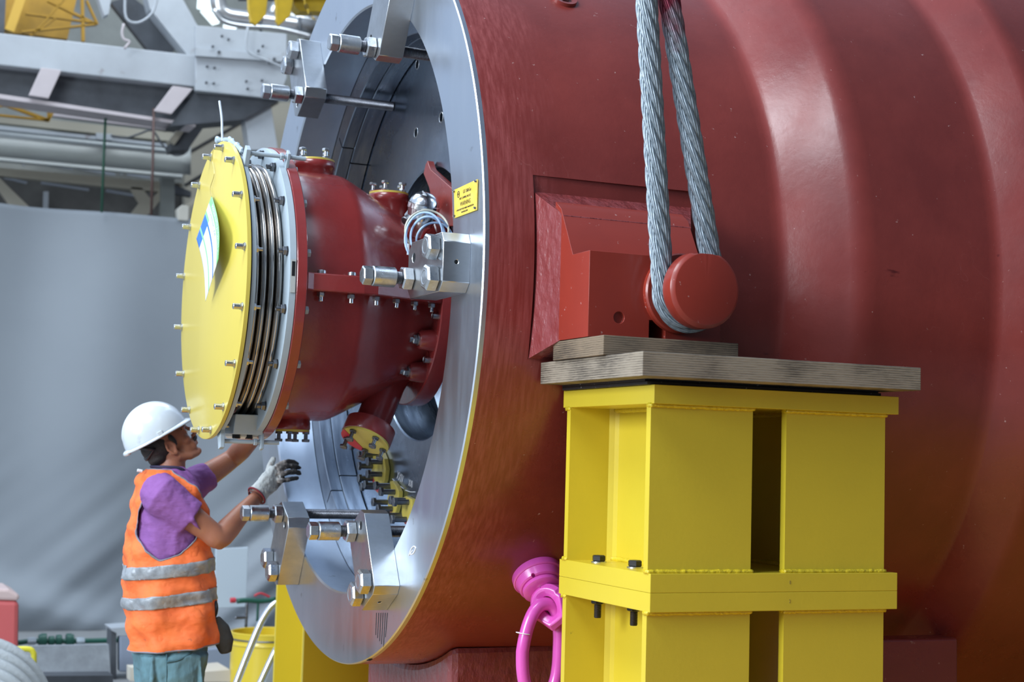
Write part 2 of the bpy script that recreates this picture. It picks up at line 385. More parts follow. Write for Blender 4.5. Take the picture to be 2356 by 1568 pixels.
# red fin standing inside the opening
bm = NB(); prism(bm, [pl(px, py, 0, .30) for px, py in ((983.5, 369), (986, 378), (990, 389), (1040, 433), (1042, 520), (1005, 520), (987, 432), (974, 399), (979, 377))], (.03, 0, 0))
obj('stiffening_fin', bm, red, casing, bevel=.003)['label'] = 'pointed red fin inside the bore'
# chalk and engraved marks
chalk = mat('white_chalk', (.85, .87, .9), .8)
for px, py, s_, sz, rot in ((921, 1098, 'XXIV', .052, -14), (945, 1112, 'XXI', .042, -8)):
    q = pl(px, py, 0, .335); text('chalk_number', s_, sz, FX(q.x-.001, q.y, q.z) @ Matrix.Rotation(R(rot), 4, 'Z'), chalk, casing, sx=.75)
for a, b in (((903, 1101), (928, 1123)), ((933, 1127), (955, 1131))):
    bm = NB(); tube(bm, [pl(*a, 0, .334), pl((a[0]+b[0])/2, (a[1]+b[1])/2+2, 0, .334), pl(*b, 0, .334)], .0018, 6); obj('chalk_line', bm, chalk, casing)
bm = NB(); tube(bm, smooth_path([pl(px, py, 0, -.0012) for px, py in ((941, 1277), (946, 1262), (952, 1256), (956, 1260), (951, 1272), (944, 1274), (948, 1266))], 4), .002, 6)
obj('chalk_line', bm, chalk, casing)
for k in range(3):
    a = R(-74+k*.45); p0 = Vector((.0035, -1.4975*math.cos(a), 1.4975*math.sin(a))); bm = NB()
    box(bm, -.001, .014, -.0012, .0012, -.003, .003, Matrix.Translation((0.004, -1.5*math.cos(a), 1.5*math.sin(a))) @ Matrix.Rotation(-a, 4, 'X') @ Matrix.Rotation(PI/2, 4, 'X'))
    obj('engraved_mark', bm, hole, casing)
# lifting recess on top of the shell
q = Vector((.462, -1.072, 1.049)); nrm = Vector((0, q.y, q.z)).normalized(); q = nrm*1.505; q.x = .462
bm = NB(); lathe(bm, [(-.01, .0), (.004, .0), (.004, .03), (.012, .034), (.014, .05), (-.01, .052)], 32, AX(q, nrm)); obj('lifting_socket', bm, red, casing)
bm = NB(); cyl(bm, .024, 0, .012, AX(q+nrm*.003, nrm), 6); obj('plug', bm, darkst, casing)

# trunnion: weld, block, pin, cap
TX, TZ = .5415, -.109
bm = NB()
A = [(.186, -.318), (.80, -.318), (.80, .252), (.186, .252)]; B = [(.222, -.262), (.70, -.262), (.70, .147), (.222, .147)]
nu = 14
rings = []
for k in range(nu+1):
    t = k/nu; ring_ = []
    for i in range(4):
        for j in range(16):
            s_ = j/16; a0, a1 = A[i], A[(i+1) % 4]; b0, b1 = B[i], B[(i+1) % 4]
            x = lerp(lerp(a0[0], a1[0], s_), lerp(b0[0], b1[0], s_), t); z = lerp(lerp(a0[1], a1[1], s_), lerp(b0[1], b1[1], s_), t)
            ring_.append(bm.verts.new((x, lerp(-1.46, -1.64, t), z)))
    rings.append(ring_)
for P_, Q_ in zip(rings, rings[1:]):
    for i in range(64): bm.faces.new((P_[i], P_[(i+1) % 64], Q_[(i+1) % 64], Q_[i]))
bm.faces.new(rings[0]); bm.faces.new(rings[-1][::-1])
obj('weld_fillet', bm, redrough, casing, smooth=False)
bm = NB(); prism(bm, [(.22, y, z) for y, z in ((-1.58, -.264), (-1.58, .20), (-1.624, .171), (-1.722, .008), (-1.846, .008), (-1.846, -.264))], (.478, 0, 0))
blk = obj('trunnion_block', bm, redblock, casing, smooth=False)
c = NB(); box(c, .436, .495, -1.9, -1.7, -.30, -.199); cut(blk, c)
c = NB(); cyl(c, .019, -.02, .012, AX((.328, -1.846, -.198), (0, 1, 0)), 24); cyl(c, .008, -.02, .1, AX((.328, -1.846, -.198), (0, 1, 0)), 16); cut(blk, c)
q = blk.modifiers.new('bevel', 'BEVEL'); q.width = .003; q.segments = 2; q.limit_method = 'ANGLE'; q.angle_limit = R(30)
MY = lambda x, y, z: AX((x, y, z), (0, -1, 0))
bm = NB(); lathe(bm, [(0, 0), (0, .130), (.018, .130), (.024, .125), (.024, .062), (.03, .057), (.13, .057), (.13, 0)], 72, MY(TX, -1.845, TZ)); obj('trunnion_pin', bm, redblock, casing)
bm = NB(); n = 96; ra = [(0, .112), (0, .119), (.010, .1225), (.054, .1225), (.066, .113), (.067, .11)]
lathe(bm, [(0, 0)]+ra+[(.067, 0)], n, MY(TX, -1.955, TZ))
for v in bm.verts: v.co.z = min(v.co.z, TZ+.111)
obj('pin_cap', bm, redblock, casing)
# saddle casting under the casing
bm = NB(); x0 = Y(1000, 1545, -.45).x
ys = [-.62+.06*k for k in range(18)]
g = []
for x in [x0+.08*k for k in range(16)]:
    g.append([bm.verts.new((x, y, -math.sqrt(1.52**2-y*y)+.02)) for y in ys]+[bm.verts.new((x, y, -1.95)) for y in ys[::-1]])
for a, b in zip(g, g[1:]):
    for i in range(len(a)): bm.faces.new((a[i], a[(i+1) % len(a)], b[(i+1) % len(a)], b[i]))
bm.faces.new(g[0]); bm.faces.new(g[-1][::-1])
obj('cast_foot', bm, redrough, casing, smooth=False, bevel=.03)
bm = NB(); box(bm, 1.62, 2.02, -1.42, -1.30, -1.7, -1.28, Matrix.Rotation(0, 4, 'X')); obj('support_lug', bm, red, casing, bevel=.01)

# ================================================================== clamp brackets
def bracket(ang, label):
    t = thing('clamp_bracket', (0, -1.2*math.cos(R(ang)), 1.2*math.sin(R(ang))), label, 'clamp bracket', None)
    t.rotation_euler = (R(-ang), 0, 0)
    return t
proto = None
BR = [(0, 'steel clamp bracket on the ring face just below the yellow warning plate'),
      (-59.5, 'steel clamp bracket low on the ring face, with drip lines running down below it'),
      (-119.5, 'steel clamp bracket at lower left of the ring, just under the gloved hand'),
      (119, 'steel clamp bracket at upper left, standing out beyond the ring edge against the hall'),
      (60.5, 'steel clamp bracket at the very top of the ring, cut by the picture edge')]
for ang, lab in BR:
    t = bracket(ang, lab)
    if proto is None:
        proto = t
        # local frame: origin at r = 1.2, -Y is outward, Z is tangential
        def rr(r): return -(r-1.2)
        bm = NB(); W = .1; c_ = .032
        pts = [(1.035, W-c_), (1.035+c_, W), (1.385-c_*.6, W), (1.385, W-c_), (1.385, -W+c_), (1.385-c_, -W), (1.035+c_, -W), (1.035, -W+c_)]
        prism(bm, [(0, rr(r), z) for r, z in pts], (-.098, 0, 0))
        b = obj('block', bm, steelblk, t, local=True, smooth=False)
        b.parent = None; c = NB(); cyl(c, .0165, -.2, .1, AX((0, rr(1.09), .043), (1, 0, 0)), 24); cyl(c, .007, -.03, .03, AX((-.05, rr(1.385), .0), (0, -1, 0)), 16)
        cut(b, c); b.parent = t
        q = b.modifiers.new('bevel', 'BEVEL'); q.width = .0018; q.segments = 1; q.limit_method = 'ANGLE'; q.angle_limit = R(30)
        for z in (-.0525, .0525):
            bm = NB(); hexa(bm, .046, -.098, -.142, AX((0, rr(1.325), z), (1, 0, 0)), a0=R(17)); hx = obj('bolt', bm, boltst, t, local=True)
            bm = NB(); lathe(bm, [(-.142, .022), (-.1435, .025), (-.142, .028)], 24, AX((0, rr(1.325), z), (1, 0, 0))); obj('head_mark', bm, white if 0 else boltst, hx, local=True)
        RM = AX((0, rr(1.075), -.03), (1, 0, 0))
        bm = NB(); prof = [(-.19, 0), (-.19, .0215)]; h = -.185
        while h < .333: prof += [(h, .0225), (h+.0028, .0198)]; h += .0056
        prof += [(.334, .0215), (.334, 0)]; lathe(bm, prof, 24, RM); rod = obj('threaded_rod', bm, rodst, t, local=True, angle=80)
        bm = NB(); hexa(bm, .043, -.098, -.137, RM, c=.12, a0=R(10)); obj('nut', bm, boltst, rod, local=True)
        bm = NB(); cyl(bm, .0355, -.245, -.161, RM, 40, .003); obj('sleeve', bm, boltst, rod, local=True)
        bm = NB(); hexa(bm, .034, -.245, -.281, RM, c=.1, a0=R(25)); obj('hex_end', bm, boltst, rod, local=True)
    else:
        for ch in list(proto.children):
            c = ch.copy(); COL.objects.link(c); c.parent = t
            for g in ch.children:
                d = g.copy(); COL.objects.link(d); d.parent = c
# oil runs under the lowest bracket
bm = NB()
for k in range(6):
    p0 = pl(866+k*5, 1409, 0, -.001); p1 = pl(864+k*4.5, 1460+(k*37 % 30), 0, -.001)
    tube(bm, [p0, p1], .0009, 5)
obj('oil_drip_lines', bm, seam, casing)

# ================================================================== warning plate on the ring
sp = thing('warning_plate', (-.003, -1.33, .174), 'small yellow riveted warning plate with black lettering on the steel ring face', 'sign')
bm = NB(); prism(bm, [(-.002, y, z) for y, z in ((-1.222, .272), (-1.437, .276), (-1.439, .172), (-1.235, .172))], (-.003, 0, 0))
obj('plate', bm, mat('sign_yellow', (.78, .53, .04), .35, var=.35, vscale=30, vcol=(.80, .66, .30)), sp, smooth=False)
ink = mat('sign_black_ink', (.03, .03, .03), .5)
for s_, y, z, sz, sx_ in (('GE Oil&Gas', -1.348, .252, .017, .9), ('2ND CLAMPING PAD SET', -1.33, .232, .011, .85), ('WARNING', -1.335, .212, .021, .95),
                     ('IT MUST BE KEPT TIGHT DURING TRANSPORTATION', -1.333, .194, .0085, .78), ('AND INSTALLATION', -1.33, .183, .008, .8)):
    text('lettering', s_, sz, FX(-.0052, y, z), ink, sp, sx=sx_)
bm = NB(); lathe(bm, [(0, .009), (-.0008, .009), (-.0008, .0115), (0, .0115)], 32, AX((-.0052, -1.268, .250), (1, 0, 0)), close=True); obj('round_emblem', bm, ink, sp)
text('lettering', 'GE', .011, FX(-.0054, -1.268, .250), ink, sp)
for y, z in ((-1.23, .266), (-1.43, .270), (-1.431, .18), (-1.24, .179)):
    bm = NB(); cyl(bm, .004, -.003, -.009, AX((-.002, y, z), (1, 0, 0)), 12, .001); obj('screw', bm, darkst, sp)

# ================================================================== yellow blanking flanges on the end wall
def blank(pts, bolts, label, redpts=None, t=.022):
    n = thing('blanking_flange', pl(*bolts[len(bolts)//2], 0, .33), label, 'blank flange', 'yellow blanking flanges on the inner wall')
    bm = NB(); P_ = [pl(px, py, 0, .335-t) for px, py in pts]; prism(bm, P_, (t, 0, 0)); obj('plate', bm, yell, n, smooth=False, bevel=.004)
    if redpts: bm = NB(); prism(bm, [pl(px, py, 0, .335-t-.001) for px, py in redpts], (.004, 0, 0)); obj('paint_patch', bm, mat('signal_red_paint', (.6, .03, .05), .4), n, smooth=False)
    for px, py in bolts:
        q = pl(px, py, 0, .335-t); bm = NB()
        cyl(bm, .012, .0, -.055, AX(q, (1, 0, 0)), 12); hexa(bm, .021, -.055, -.071, AX(q, (1, 0, 0))); obj('stud_bolt', bm, darkst, n)
o9, s9 = (780, 920), 4.9
def Z6(l): return [(o9[0]+a/s9, o9[1]+b/s9) for a, b in l]
blank(Z6([(275, 415), (350, 435), (355, 470), (320, 555), (295, 540), (280, 470)]), Z6([(290, 520), (330, 440)]), 'small yellow blank flange highest of the four, half behind the angled red nozzle')
blank(Z6([(405, 560), (430, 545), (465, 560), (505, 660), (525, 780), (510, 900), (470, 1010), (430, 1045), (395, 1010), (370, 900), (360, 760), (375, 640)]),
      Z6([(435, 600), (375, 625), (485, 695), (375, 745), (480, 835), (380, 885), (450, 955), (410, 980)]), 'longest yellow blank flange with eight projecting stud bolts', Z6([(385, 870), (410, 940), (450, 985), (440, 1040), (400, 1010), (372, 900)]))
blank(Z6([(570, 915), (600, 908), (640, 960), (672, 1030), (665, 1150), (630, 1270), (590, 1290), (555, 1240), (540, 1130), (545, 1080), (580, 1000)]),
      Z6([(570, 965), (630, 1035), (545, 1150), (600, 1225)]), 'middle sized yellow blank flange below the chalk numbers', Z6([(560, 1255), (620, 1275), (590, 1295)]))
blank(Z6([(715, 1095), (750, 1080), (820, 1115), (820, 1200), (800, 1300), (765, 1390), (730, 1390), (705, 1290), (705, 1180)]),
      Z6([(745, 1130), (785, 1150), (700, 1300), (760, 1345)]), 'lowest yellow blank flange, partly hidden by the ring edge', Z6([(725, 1350), (770, 1365), (745, 1400)]))
# ================================================================== inlet valve housing in the bore
VC = (-.006)
def VM(x=0): return Matrix.Translation((0, 0, VC))
def ap(r, a, x): return Vector((x, -r*math.cos(R(a)), r*math.sin(R(a))+VC))
valve = thing('valve_housing', (-.1, 0, -.5), 'red cast housing with bellows collar and round yellow cover plate, projecting from the bore', 'valve')
bm = NB(); lathe(bm, [(-.574, 0), (-.574, .597), (-.5725, .600), (-.558, .600), (-.558, 0)], 160, VM()); cover = obj('cover_plate', bm, yell, valve); cover['label'] = 'round yellow cover plate'
bm = NB(); lathe(bm, [(-.5575, .54), (-.5575, .594), (-.553, .594), (-.553, .54)], 120, VM(), close=True); obj('gasket', bm, black, valve)
AN = [11.25+22.5*k for k in range(16)]
first = None
for a in AN:
    o = None
    if first is None:
        bm = NB(); lathe(bm, [(0, .016), (-.004, .016), (-.004, .0)], 24); hexa(bm, .0135, -.004, -.011, c=.05); lathe(bm, [(-.011, .0), (-.011, .0115), (-.0355, .0115), (-.0375, .0095), (-.0375, .006), (-.031, .006), (-.031, 0)], 24)
        first = obj('cover_bolt', bm, boltst, cover, local=True); o = first
    else: o = first.copy(); COL.objects.link(o)
    o.parent = cover; o.location = ap(.574, a, -.574)-wl(cover)
bm = NB(); lathe(bm, [(-.5525, .46), (-.5525, .586), (-.551, .588), (-.536, .588), (-.534, .586), (-.534, .46)], 160, VM(), close=True); fl1 = obj('front_flange', bm, zinc, valve); fl1['label'] = 'grey front flange of the bellows'
first = None
for a in AN:
    if first is None:
        bm = NB(); hexa(bm, .0145, 0, .014); cyl(bm, .0075, .014, .03, n=12); first = obj('flange_nut', bm, boltst, fl1, local=True); o = first
    else: o = first.copy(); COL.objects.link(o)
    o.parent = fl1; o.location = ap(.556, a, -.534)-wl(fl1)
# bellows
prof = []; nC = 4; xa, xb = -.530, -.412
for k in range(nC*14+1):
    t = k/(nC*14); ph = (t*nC % 1)
    rr_ = .492+.030*(abs(math.sin(PI*t*nC))**.5)
    prof.append((lerp(xa, xb, t), rr_))
bm = NB(); lathe(bm, prof, 160, VM()); bel = obj('bellows', bm, bellow, valve, angle=60); bel['label'] = 'polished steel bellows'
bm = NB(); lathe(bm, [(-.41, .44), (-.41, .588), (-.408, .591), (-.384, .591), (-.382, .589), (-.382, .44)], 160, VM(), close=True); fl2 = obj('rear_flange', bm, zinc, valve); fl2['label'] = 'grey rear flange of the bellows'
first = None
for a in AN:
    if first is None:
        bm = NB(); lathe(bm, [(0, .019), (-.003, .019), (-.003, 0)], 20); hexa(bm, .018, -.003, -.02); cyl(bm, .0095, -.02, -.034, n=14, c=.002); first = obj('flange_nut', bm, darkst, fl2, local=True); o = first
    else: o = first.copy(); COL.objects.link(o)
    o.parent = fl2; o.location = ap(.562, a, -.41)-wl(fl2)
# maker's strip on the rear flange
q = ap(.591, 1.5, -.396); bm = NB(); box(bm, -.009, .009, -.002, .0005, -.062, .062, Matrix.Translation(ap(.591, 1.2, -.396))); obj('data_strip', bm, mat('dull_strip', (.42, .44, .42), .5), fl2, smooth=False)
bm = NB(); box(bm, -.006, .006, -.0028, -.001, .0, .055, Matrix.Translation(ap(.591, 1.2, -.396))); obj('printed_panel', bm, black, fl2, smooth=False)
# stay bars top and bottom with lugs
def stay(a, r):
    c0 = ap(r, a, -.54); Mr = Matrix.Rotation(R(-a), 4, 'X')
    bm = NB(); P0 = ap(.58, a, -.55); P1 = ap(.655, a, -.55)
    tdir = Vector((0, math.sin(R(a)), math.cos(R(a)))); rdir = Vector((0, -math.cos(R(a)), math.sin(R(a))))
    prism(bm, [P0-tdir*.03, P0+tdir*.03, P1+tdir*.018, P1-tdir*.018], (.018, 0, 0))
    lug = obj('stay_lug', bm, zinc, valve, smooth=False, bevel=.002); bm = NB()
    prism(bm, [P + Vector((.163, 0, 0)) for P in (P0-tdir*.03-rdir*.05, P0+tdir*.03-rdir*.05, P1+tdir*.016, P1-tdir*.016)], (.012, 0, 0))
    lug = obj('stay_lug', bm, zinc, valve, smooth=False, bevel=.002)
    bm = NB(); rc = ap(r, a, 0)
    cyl(bm, .0085, -.535, -.31, AX((0, rc.y, rc.z), (1, 0, 0)), 16); hexa(bm, .015, -.387, -.372, AX((0, rc.y, rc.z), (1, 0, 0))); hexa(bm, .015, -.412, -.399, AX((0, rc.y, rc.z), (1, 0, 0)))
    obj('tie_rod', bm, zinc, lug)
stay(52, .632); stay(-76, .625)
stay(128, .632)
bm = NB(); prism(bm, [Vector((-.50, y, z+VC)) for y, z in ((-.20, -.50), (.10, -.50), (.06, -.578), (-.17, -.578))], (.12, 0, 0)); obj('drain_box', bm, zinc, valve, smooth=False, bevel=.004)
bm = NB(); cyl(bm, .07, 0, .03, AX((-.43, -.04, -.60), (0, 0, 1)), 28, .008); obj('drain_cap', bm, mat('pale_plastic', (.75, .74, .70), .5), valve)
for x in (-.47, -.42):
    bm = NB(); hexa(bm, .017, 0, -.02, AX((x, -.10, -.581), (0, 0, 1))); obj('drain_bolt', bm, black, valve)
# red flange and body
bm = NB(); lathe(bm, [(-.381, .40), (-.381, .594), (-.379, .596), (-.344, .597), (-.341, .594), (-.341, .40)], 160, VM(), close=True)
obj('mounting_flange', bm, redvalve, valve)
bm = NB()
N = 96
P5 = [(-.345, .515), (-.30, .512), (-.11, .512), (-.085, .508), (-.06, .497), (0, .466), (.08, .425), (.17, .378), (.22, .352), (.27, .332), (.30, .332)]
lathe(bm, P5, N, VM())
body = obj('body', bm, redvalve, valve, angle=50); body['label'] = 'red cast tapering body'
# rear flange with scalloped bosses
bm = NB(); lathe(bm, [(.262, .30), (.262, .425), (.266, .43), (.30, .432), (.334, .432), (.334, .30)], 140, VM(), close=True); rf = obj('rear_mounting_flange', bm, redvalve, valve)
for a in (-28, -53, -150, 60, 150, 110):
    bm = NB(); q = ap(.375, a, .0); lathe(bm, [(.20, 0), (.20, .034), (.205, .038), (.265, .046)], 28, AX((0, q.y, q.z), (1, 0, 0))); obj('bolt_boss', bm, redvalve, rf)
    bm = NB(); Mq = AX((.20, q.y, q.z), (1, 0, 0)); cyl(bm, .024, 0, -.006, Mq, 20); hexa(bm, .02, -.006, -.024, Mq); cyl(bm, .013, -.024, -.036, Mq, 14, .002); obj('nut', bm, boltst, rf)
for a in (-12, -40, 20):
    bm = NB(); q = ap(.395, a, .262); cyl(bm, .013, 0, -.022, AX(q, (1, 0, 0)), 20, .002); obj('cap_screw', bm, boltst, rf)
# bolt heads behind the red flange
first = None
for a in AN:
    if first is None:
        bm = NB(); cyl(bm, .0165, 0, .02, n=6, c=.002); first = obj('flange_bolt', bm, zinc, body, local=True); o = first
    else: o = first.copy(); COL.objects.link(o)
    o.parent = body; o.location = ap(.556, a, -.341)-wl(body)
# horizontal split flange, both sides
for s_ in (-1, 1):
    bm = NB(); prof_ = [(-.34, .592), (-.31, .572), (-.11, .572), (-.05, .56), (.10, .495), (.20, .455), (.262, .43)]
    prism(bm, [Vector((x, s_*r, -.034+VC)) for x, r in prof_]+[Vector((x, s_*.29, -.034+VC)) for x in (.262, -.34)], (0, 0, .068))
    sf = obj('split_flange', bm, redvalve, valve, smooth=False, bevel=.005)
    first = None
    for x, r in ((-.27, .535), (-.15, .535), (-.045, .522), (.05, .485), (.14, .445), (.225, .41)):
        if first is None:
            bm = NB(); hexa(bm, .0155, -.034, -.052, AX((0, 0, 0), (0, 0, 1))); cyl(bm, .009, -.052, -.066, AX((0, 0, 0), (0, 0, 1)), 12, .003)
            cyl(bm, .0165, .034, .05, AX((0, 0, 0), (0, 0, 1)), 20, .003); cyl(bm, .008, -.036, .036, AX((0, 0, 0), (0, 0, 1)), 12); first = obj('split_bolt', bm, boltst, sf, local=True); o = first
        else: o = first.copy(); COL.objects.link(o)
        o.parent = sf; o.location = Vector((x, s_*r, VC))-wl(sf)
# nozzles with yellow caps
def nozzle(p, d, r, ln, fr, fh, nb, lab, cap_r=None, halfred=True, studs=.03, root=.12):
    Mn = AX(p, d); bm = NB()
    lathe(bm, [(-root, r*1.25), (-root*.5, r*1.05), (0, r), (ln-fh-.004, r), (ln-fh, fr), (ln-.003, fr), (ln, fr-.003), (ln, 0)], 56, Mn)
    nz = obj('nozzle', bm, redvalve, valve, angle=50); nz['label'] = lab
    bm = NB(); cyl(bm, fr*.97, ln, ln+.008, Mn, 48); obj('nozzle_cap', bm, yell, nz)
    for k in range(nb):
        a = 2*PI*(k+.3)/nb; q = Mn @ Vector((ln+.008, fr*.78*math.cos(a), fr*.78*math.sin(a))); Mb = AX(q, d)
        bm = NB(); cyl(bm, .008, 0, studs, Mb, 12); hexa(bm, .0165, studs, studs+.012, Mb); hexa(bm, .015, .0, .010, Mb); obj('cap_bolt', bm, boltst if d[2] > 0 else darkst, nz)
    if halfred:
        bm = NB(); n_ = 24; pts = [Mn @ Vector((ln+.0085, fr*.975*math.cos(PI*.65+PI*.7*k/n_), fr*.975*math.sin(PI*.65+PI*.7*k/n_))) for k in range(n_+1)]
        prism(bm, pts, Vector(d)*.001); obj('paint_patch', bm, MATS['signal_red_paint'], nz, smooth=False)
    return nz
nozzle((-.165, 0, .49), (0, 0, 1), .082, .070, .086, .03, 4, 'short top nozzle with yellow cap beside the flange', halfred=False)
nozzle((.165, 0, .37), (0, 0, 1), .083, .082, .086, .03, 5, 'short top nozzle with yellow cap near the bore')
nozzle((-.215, 0, -.49), (0, 0, -1), .070, .066, .072, .03, 4, 'short bottom nozzle with stud bolts')
nozzle((.17, -.06, -.355), Vector((-.42, -.28, -.86)).normalized(), .072, .27, .105, .065, 5, 'long angled bottom nozzle with wide flange', root=.06, studs=.035)

# ---------------- sensor head and cable coil
sen = thing('sensor_head', (.21, -.33, .30), 'shiny domed metal sensor head with bead chain on top of the red housing', 'sensor')
sp_ = Y(974, 480, -.36); 
dome = mat('polished_aluminium', (.72, .74, .76), .18, 1, bump=.0006, bscale=60)
bm = NB(); d_ = Vector((.10, -.30, .95)).normalized(); Md = AX(sp_, d_) @ Matrix.Scale(1.18, 4)
lathe(bm, [(-.03, 0), (-.03, .050), (-.005, .052), (-.003, .056), (.014, .056), (.016, .053), (.030, .050), (.046, .038), (.055, .022), (.058, 0)], 48, Md); obj('screw_cap', bm, dome, sen)
bm = NB(); lathe(bm, [(-.10, 0), (-.10, .022), (-.075, .03), (-.055, .045), (-.03, .05), (-.03, 0)], 32, Md); obj('housing', bm, dome, sen)
q = Y(947, 497, -.34); bm = NB(); hexa(bm, .026, -.03, .02, AX(q, (-.7, -.4, .3))); cyl(bm, .018, .02, .05, AX(q, (-.7, -.4, -.5)), 20, .003); obj('cable_gland', bm, darkst, sen)
ch = smooth_path([Y(973, 441, -.40), Y(980, 450, -.41), Y(985, 468, -.415), Y(988, 482, -.415), Y(992, 500, -.41)], 6)
bm = NB()
for p in ch: ball(bm, p, .0042, n=8)
obj('bead_chain', bm, boltst, sen)
bm = NB(); tube(bm, [ap(.33, 60, .2), sp_+d_*-.09], .02, 16); obj('stem', bm, redvalve, sen)
coil = thing('cable_coil', (.24, -.42, .16), 'loose coil of pale blue signal cable hanging by the sensor head', 'cable')
cb = mat('pale_blue_cable', (.42, .58, .80), .35)
cg = mat('cream_cable', (.62, .60, .50), .4)
import itertools
loops = [((975, 545), 43, 57, 8, cb), ((985, 548), 40, 50, -4, cb), ((990, 545), 46, 47, 4, cb), ((1000, 552), 42, 40, -8, cb), ((982, 530), 50, 46, 0, cg)]
for i, ((cx_, cy_), a_, b_, rt, m_) in enumerate(loops):
    pts = []
    for k in range(40):
        th = 2*PI*k/40; u, v = a_*math.cos(th), b_*math.sin(th); c1, s1 = math.cos(R(rt)), math.sin(R(rt))
        pts.append(Y(cx_+u*c1-v*s1, cy_+u*s1+v*c1, -.50+.012*i+.02*math.sin(th*2+i)))
    bm = NB(); tube(bm, pts, .0042, 8, closed=True); obj('cable_turn', bm, m_, coil)
bm = NB(); tube(bm, smooth_path([Y(947, 505, -.38), Y(938, 520, -.44), Y(934, 545, -.47), Y(938, 575, -.48)], 6), .0042, 8); obj('cable_end', bm, cb, coil)
bm = NB(); box(bm, -.004, .004, -.002, .002, -.022, .022, Matrix.Translation(Y(939, 573, -.49))); obj('cable_tag', bm, white, coil)

# ---------------- tag on the cover plate
tg = thing('inspection_tag', pl(487, 452, 0, -.59), 'white paper tag with green and blue bands hanging cornerwise on the yellow cover', 'tag')
bm = NB(); uvl = bm.loops.layers.uv.new('UVMap'); nu, nv = 24, 40; G = []
T_, L_, B_, R_ = (487, 450), (452, 549), (473, 693), (503, 594)
for i in range(nu+1):
    row = []
    for j in range(nv+1):
        u, v = i/nu, j/nv
        px = (1-u)*((1-v)*T_[0]+v*R_[0])+u*((1-v)*L_[0]+v*B_[0]); py = (1-u)*((1-v)*T_[1]+v*R_[1])+u*((1-v)*L_[1]+v*B_[1])
        bow = math.sin(PI*v); px += 8*bow*(1-.3*u); py -= 4*bow
        row.append((bm.verts.new(pl(px, py, 0, -.582-.030*bow-.035*v*(1-.5*u))), u, v))
    G.append(row)
for i in range(nu):
    for j in range(nv):
        q = (G[i][j], G[i+1][j], G[i+1][j+1], G[i][j+1]); f = bm.faces.new([a[0] for a in q])
        for lp, a in zip(f.loops, q): lp[uvl].uv = (a[1], a[2])
tm = bpy.data.materials.new('printed_tag_paper'); tm.use_nodes = True; n = tm.node_tree; b = n.nodes['Principled BSDF']; b.inputs['Roughness'].default_value = .4
uvn = n.nodes.new('ShaderNodeUVMap'); sp2 = n.nodes.new('ShaderNodeSeparateXYZ'); n.links.new(uvn.outputs[0], sp2.inputs[0])
def ramp(src, stops):
    c = n.nodes.new('ShaderNodeValToRGB'); c.color_ramp.interpolation = 'CONSTANT'; el = c.color_ramp.elements
    el[0].position = stops[0][0]; el[0].color = (*stops[0][1], 1); el[1].position = stops[1][0]; el[1].color = (*stops[1][1], 1)
    for p, col in stops[2:]: k = el.new(p); k.color = (*col, 1)
    n.links.new(src, c.inputs[0]); return c.outputs[0]
Wt, Gn, Bl = (.82, .88, .88), (.25, .72, .28), (.02, .16, .70)
rA = ramp(sp2.outputs[0], [(0, Gn), (.17, Wt), (.42, Bl), (.48, Wt), (.72, Gn), (.775, Wt)])
rB = ramp(sp2.outputs[0], [(0, Gn), (.17, Wt), (.34, Gn), (.42, Bl), (.72, Gn), (.775, Bl)])
lt = n.nodes.new('ShaderNodeMath'); lt.operation = 'LESS_THAN'; lt.inputs[1].default_value = .17; n.links.new(sp2.outputs[1], lt.inputs[0])
mx = n.nodes.new('ShaderNodeMix'); mx.data_type = 'RGBA'; n.links.new(lt.outputs[0], mx.inputs[0]); n.links.new(rA, mx.inputs[6]); n.links.new(rB, mx.inputs[7])
n.links.new(mx.outputs[2], b.inputs['Base Color'])
pp = obj('paper', bm, tm, tg, angle=180, solid=.0008)
def tagpt(u, v, lift=0.):
    px = (1-u)*((1-v)*T_[0]+v*R_[0])+u*((1-v)*L_[0]+v*B_[0]); py = (1-u)*((1-v)*T_[1]+v*R_[1])+u*((1-v)*L_[1]+v*B_[1])
    bow = math.sin(PI*v); px += 8*bow*(1-.3*u); py -= 4*bow
    return pl(px, py, 0, -.582-.030*bow-.035*v*(1-.5*u)-lift)
for s_, u0, v0, v1, uh, m_ in (('PRESERVATION CERTIFICATE', .09, .10, .92, .09, white), ('COMMESSA / JOB', .24, .06, .50, .05, mat('blue_print', (.10, .25, .60), .5))):
    cu_ = bpy.data.curves.new('txt', 'FONT'); cu_.body = s_; cu_.size = 1; to = bpy.data.objects.new('txt', cu_); COL.objects.link(to); bpy.context.view_layer.update()
    me_ = bpy.data.meshes.new_from_object(to.evaluated_get(bpy.context.evaluated_depsgraph_get())); bpy.data.objects.remove(to)
    w_ = max(v.co.x for v in me_.vertices)
    for v in me_.vertices: v.co = tagpt(u0+uh*(.35-v.co.y)*1.4, lerp(v0, v1, v.co.x/w_), .0012)
    bm = NB(); bm.from_mesh(me_); bmesh.ops.triangulate(bm, faces=bm.faces); obj('lettering', bm, m_, tg, smooth=False)
bm = NB(); tube(bm, smooth_path([pl(px, py, 0, x) for px, py, x in ((497, 330, -.585), (491, 340, -.59), (489, 370, -.582), (493, 400, -.58), (484, 432, -.582), (487, 452, -.59))], 6), .0012, 6); obj('wire', bm, mat('copper_wire', (.55, .45, .2), .4, 1), tg)
bag = thing('cable_end_wrap', pl(507, 330, 0, -.555), 'grey cable end rising from crumpled tape on top of the yellow cover plate', 'cable')
bm = NB(); tube(bm, smooth_path([pl(512, 325, 0, -.555), pl(511, 300, 0, -.555), pl(510, 270, 0, -.55), pl(505, 233, 0, -.55)], 6), .0052, 10); obj('cable_stub', bm, mat('grey_cable', (.45, .5, .55), .5), bag)
bm = NB()
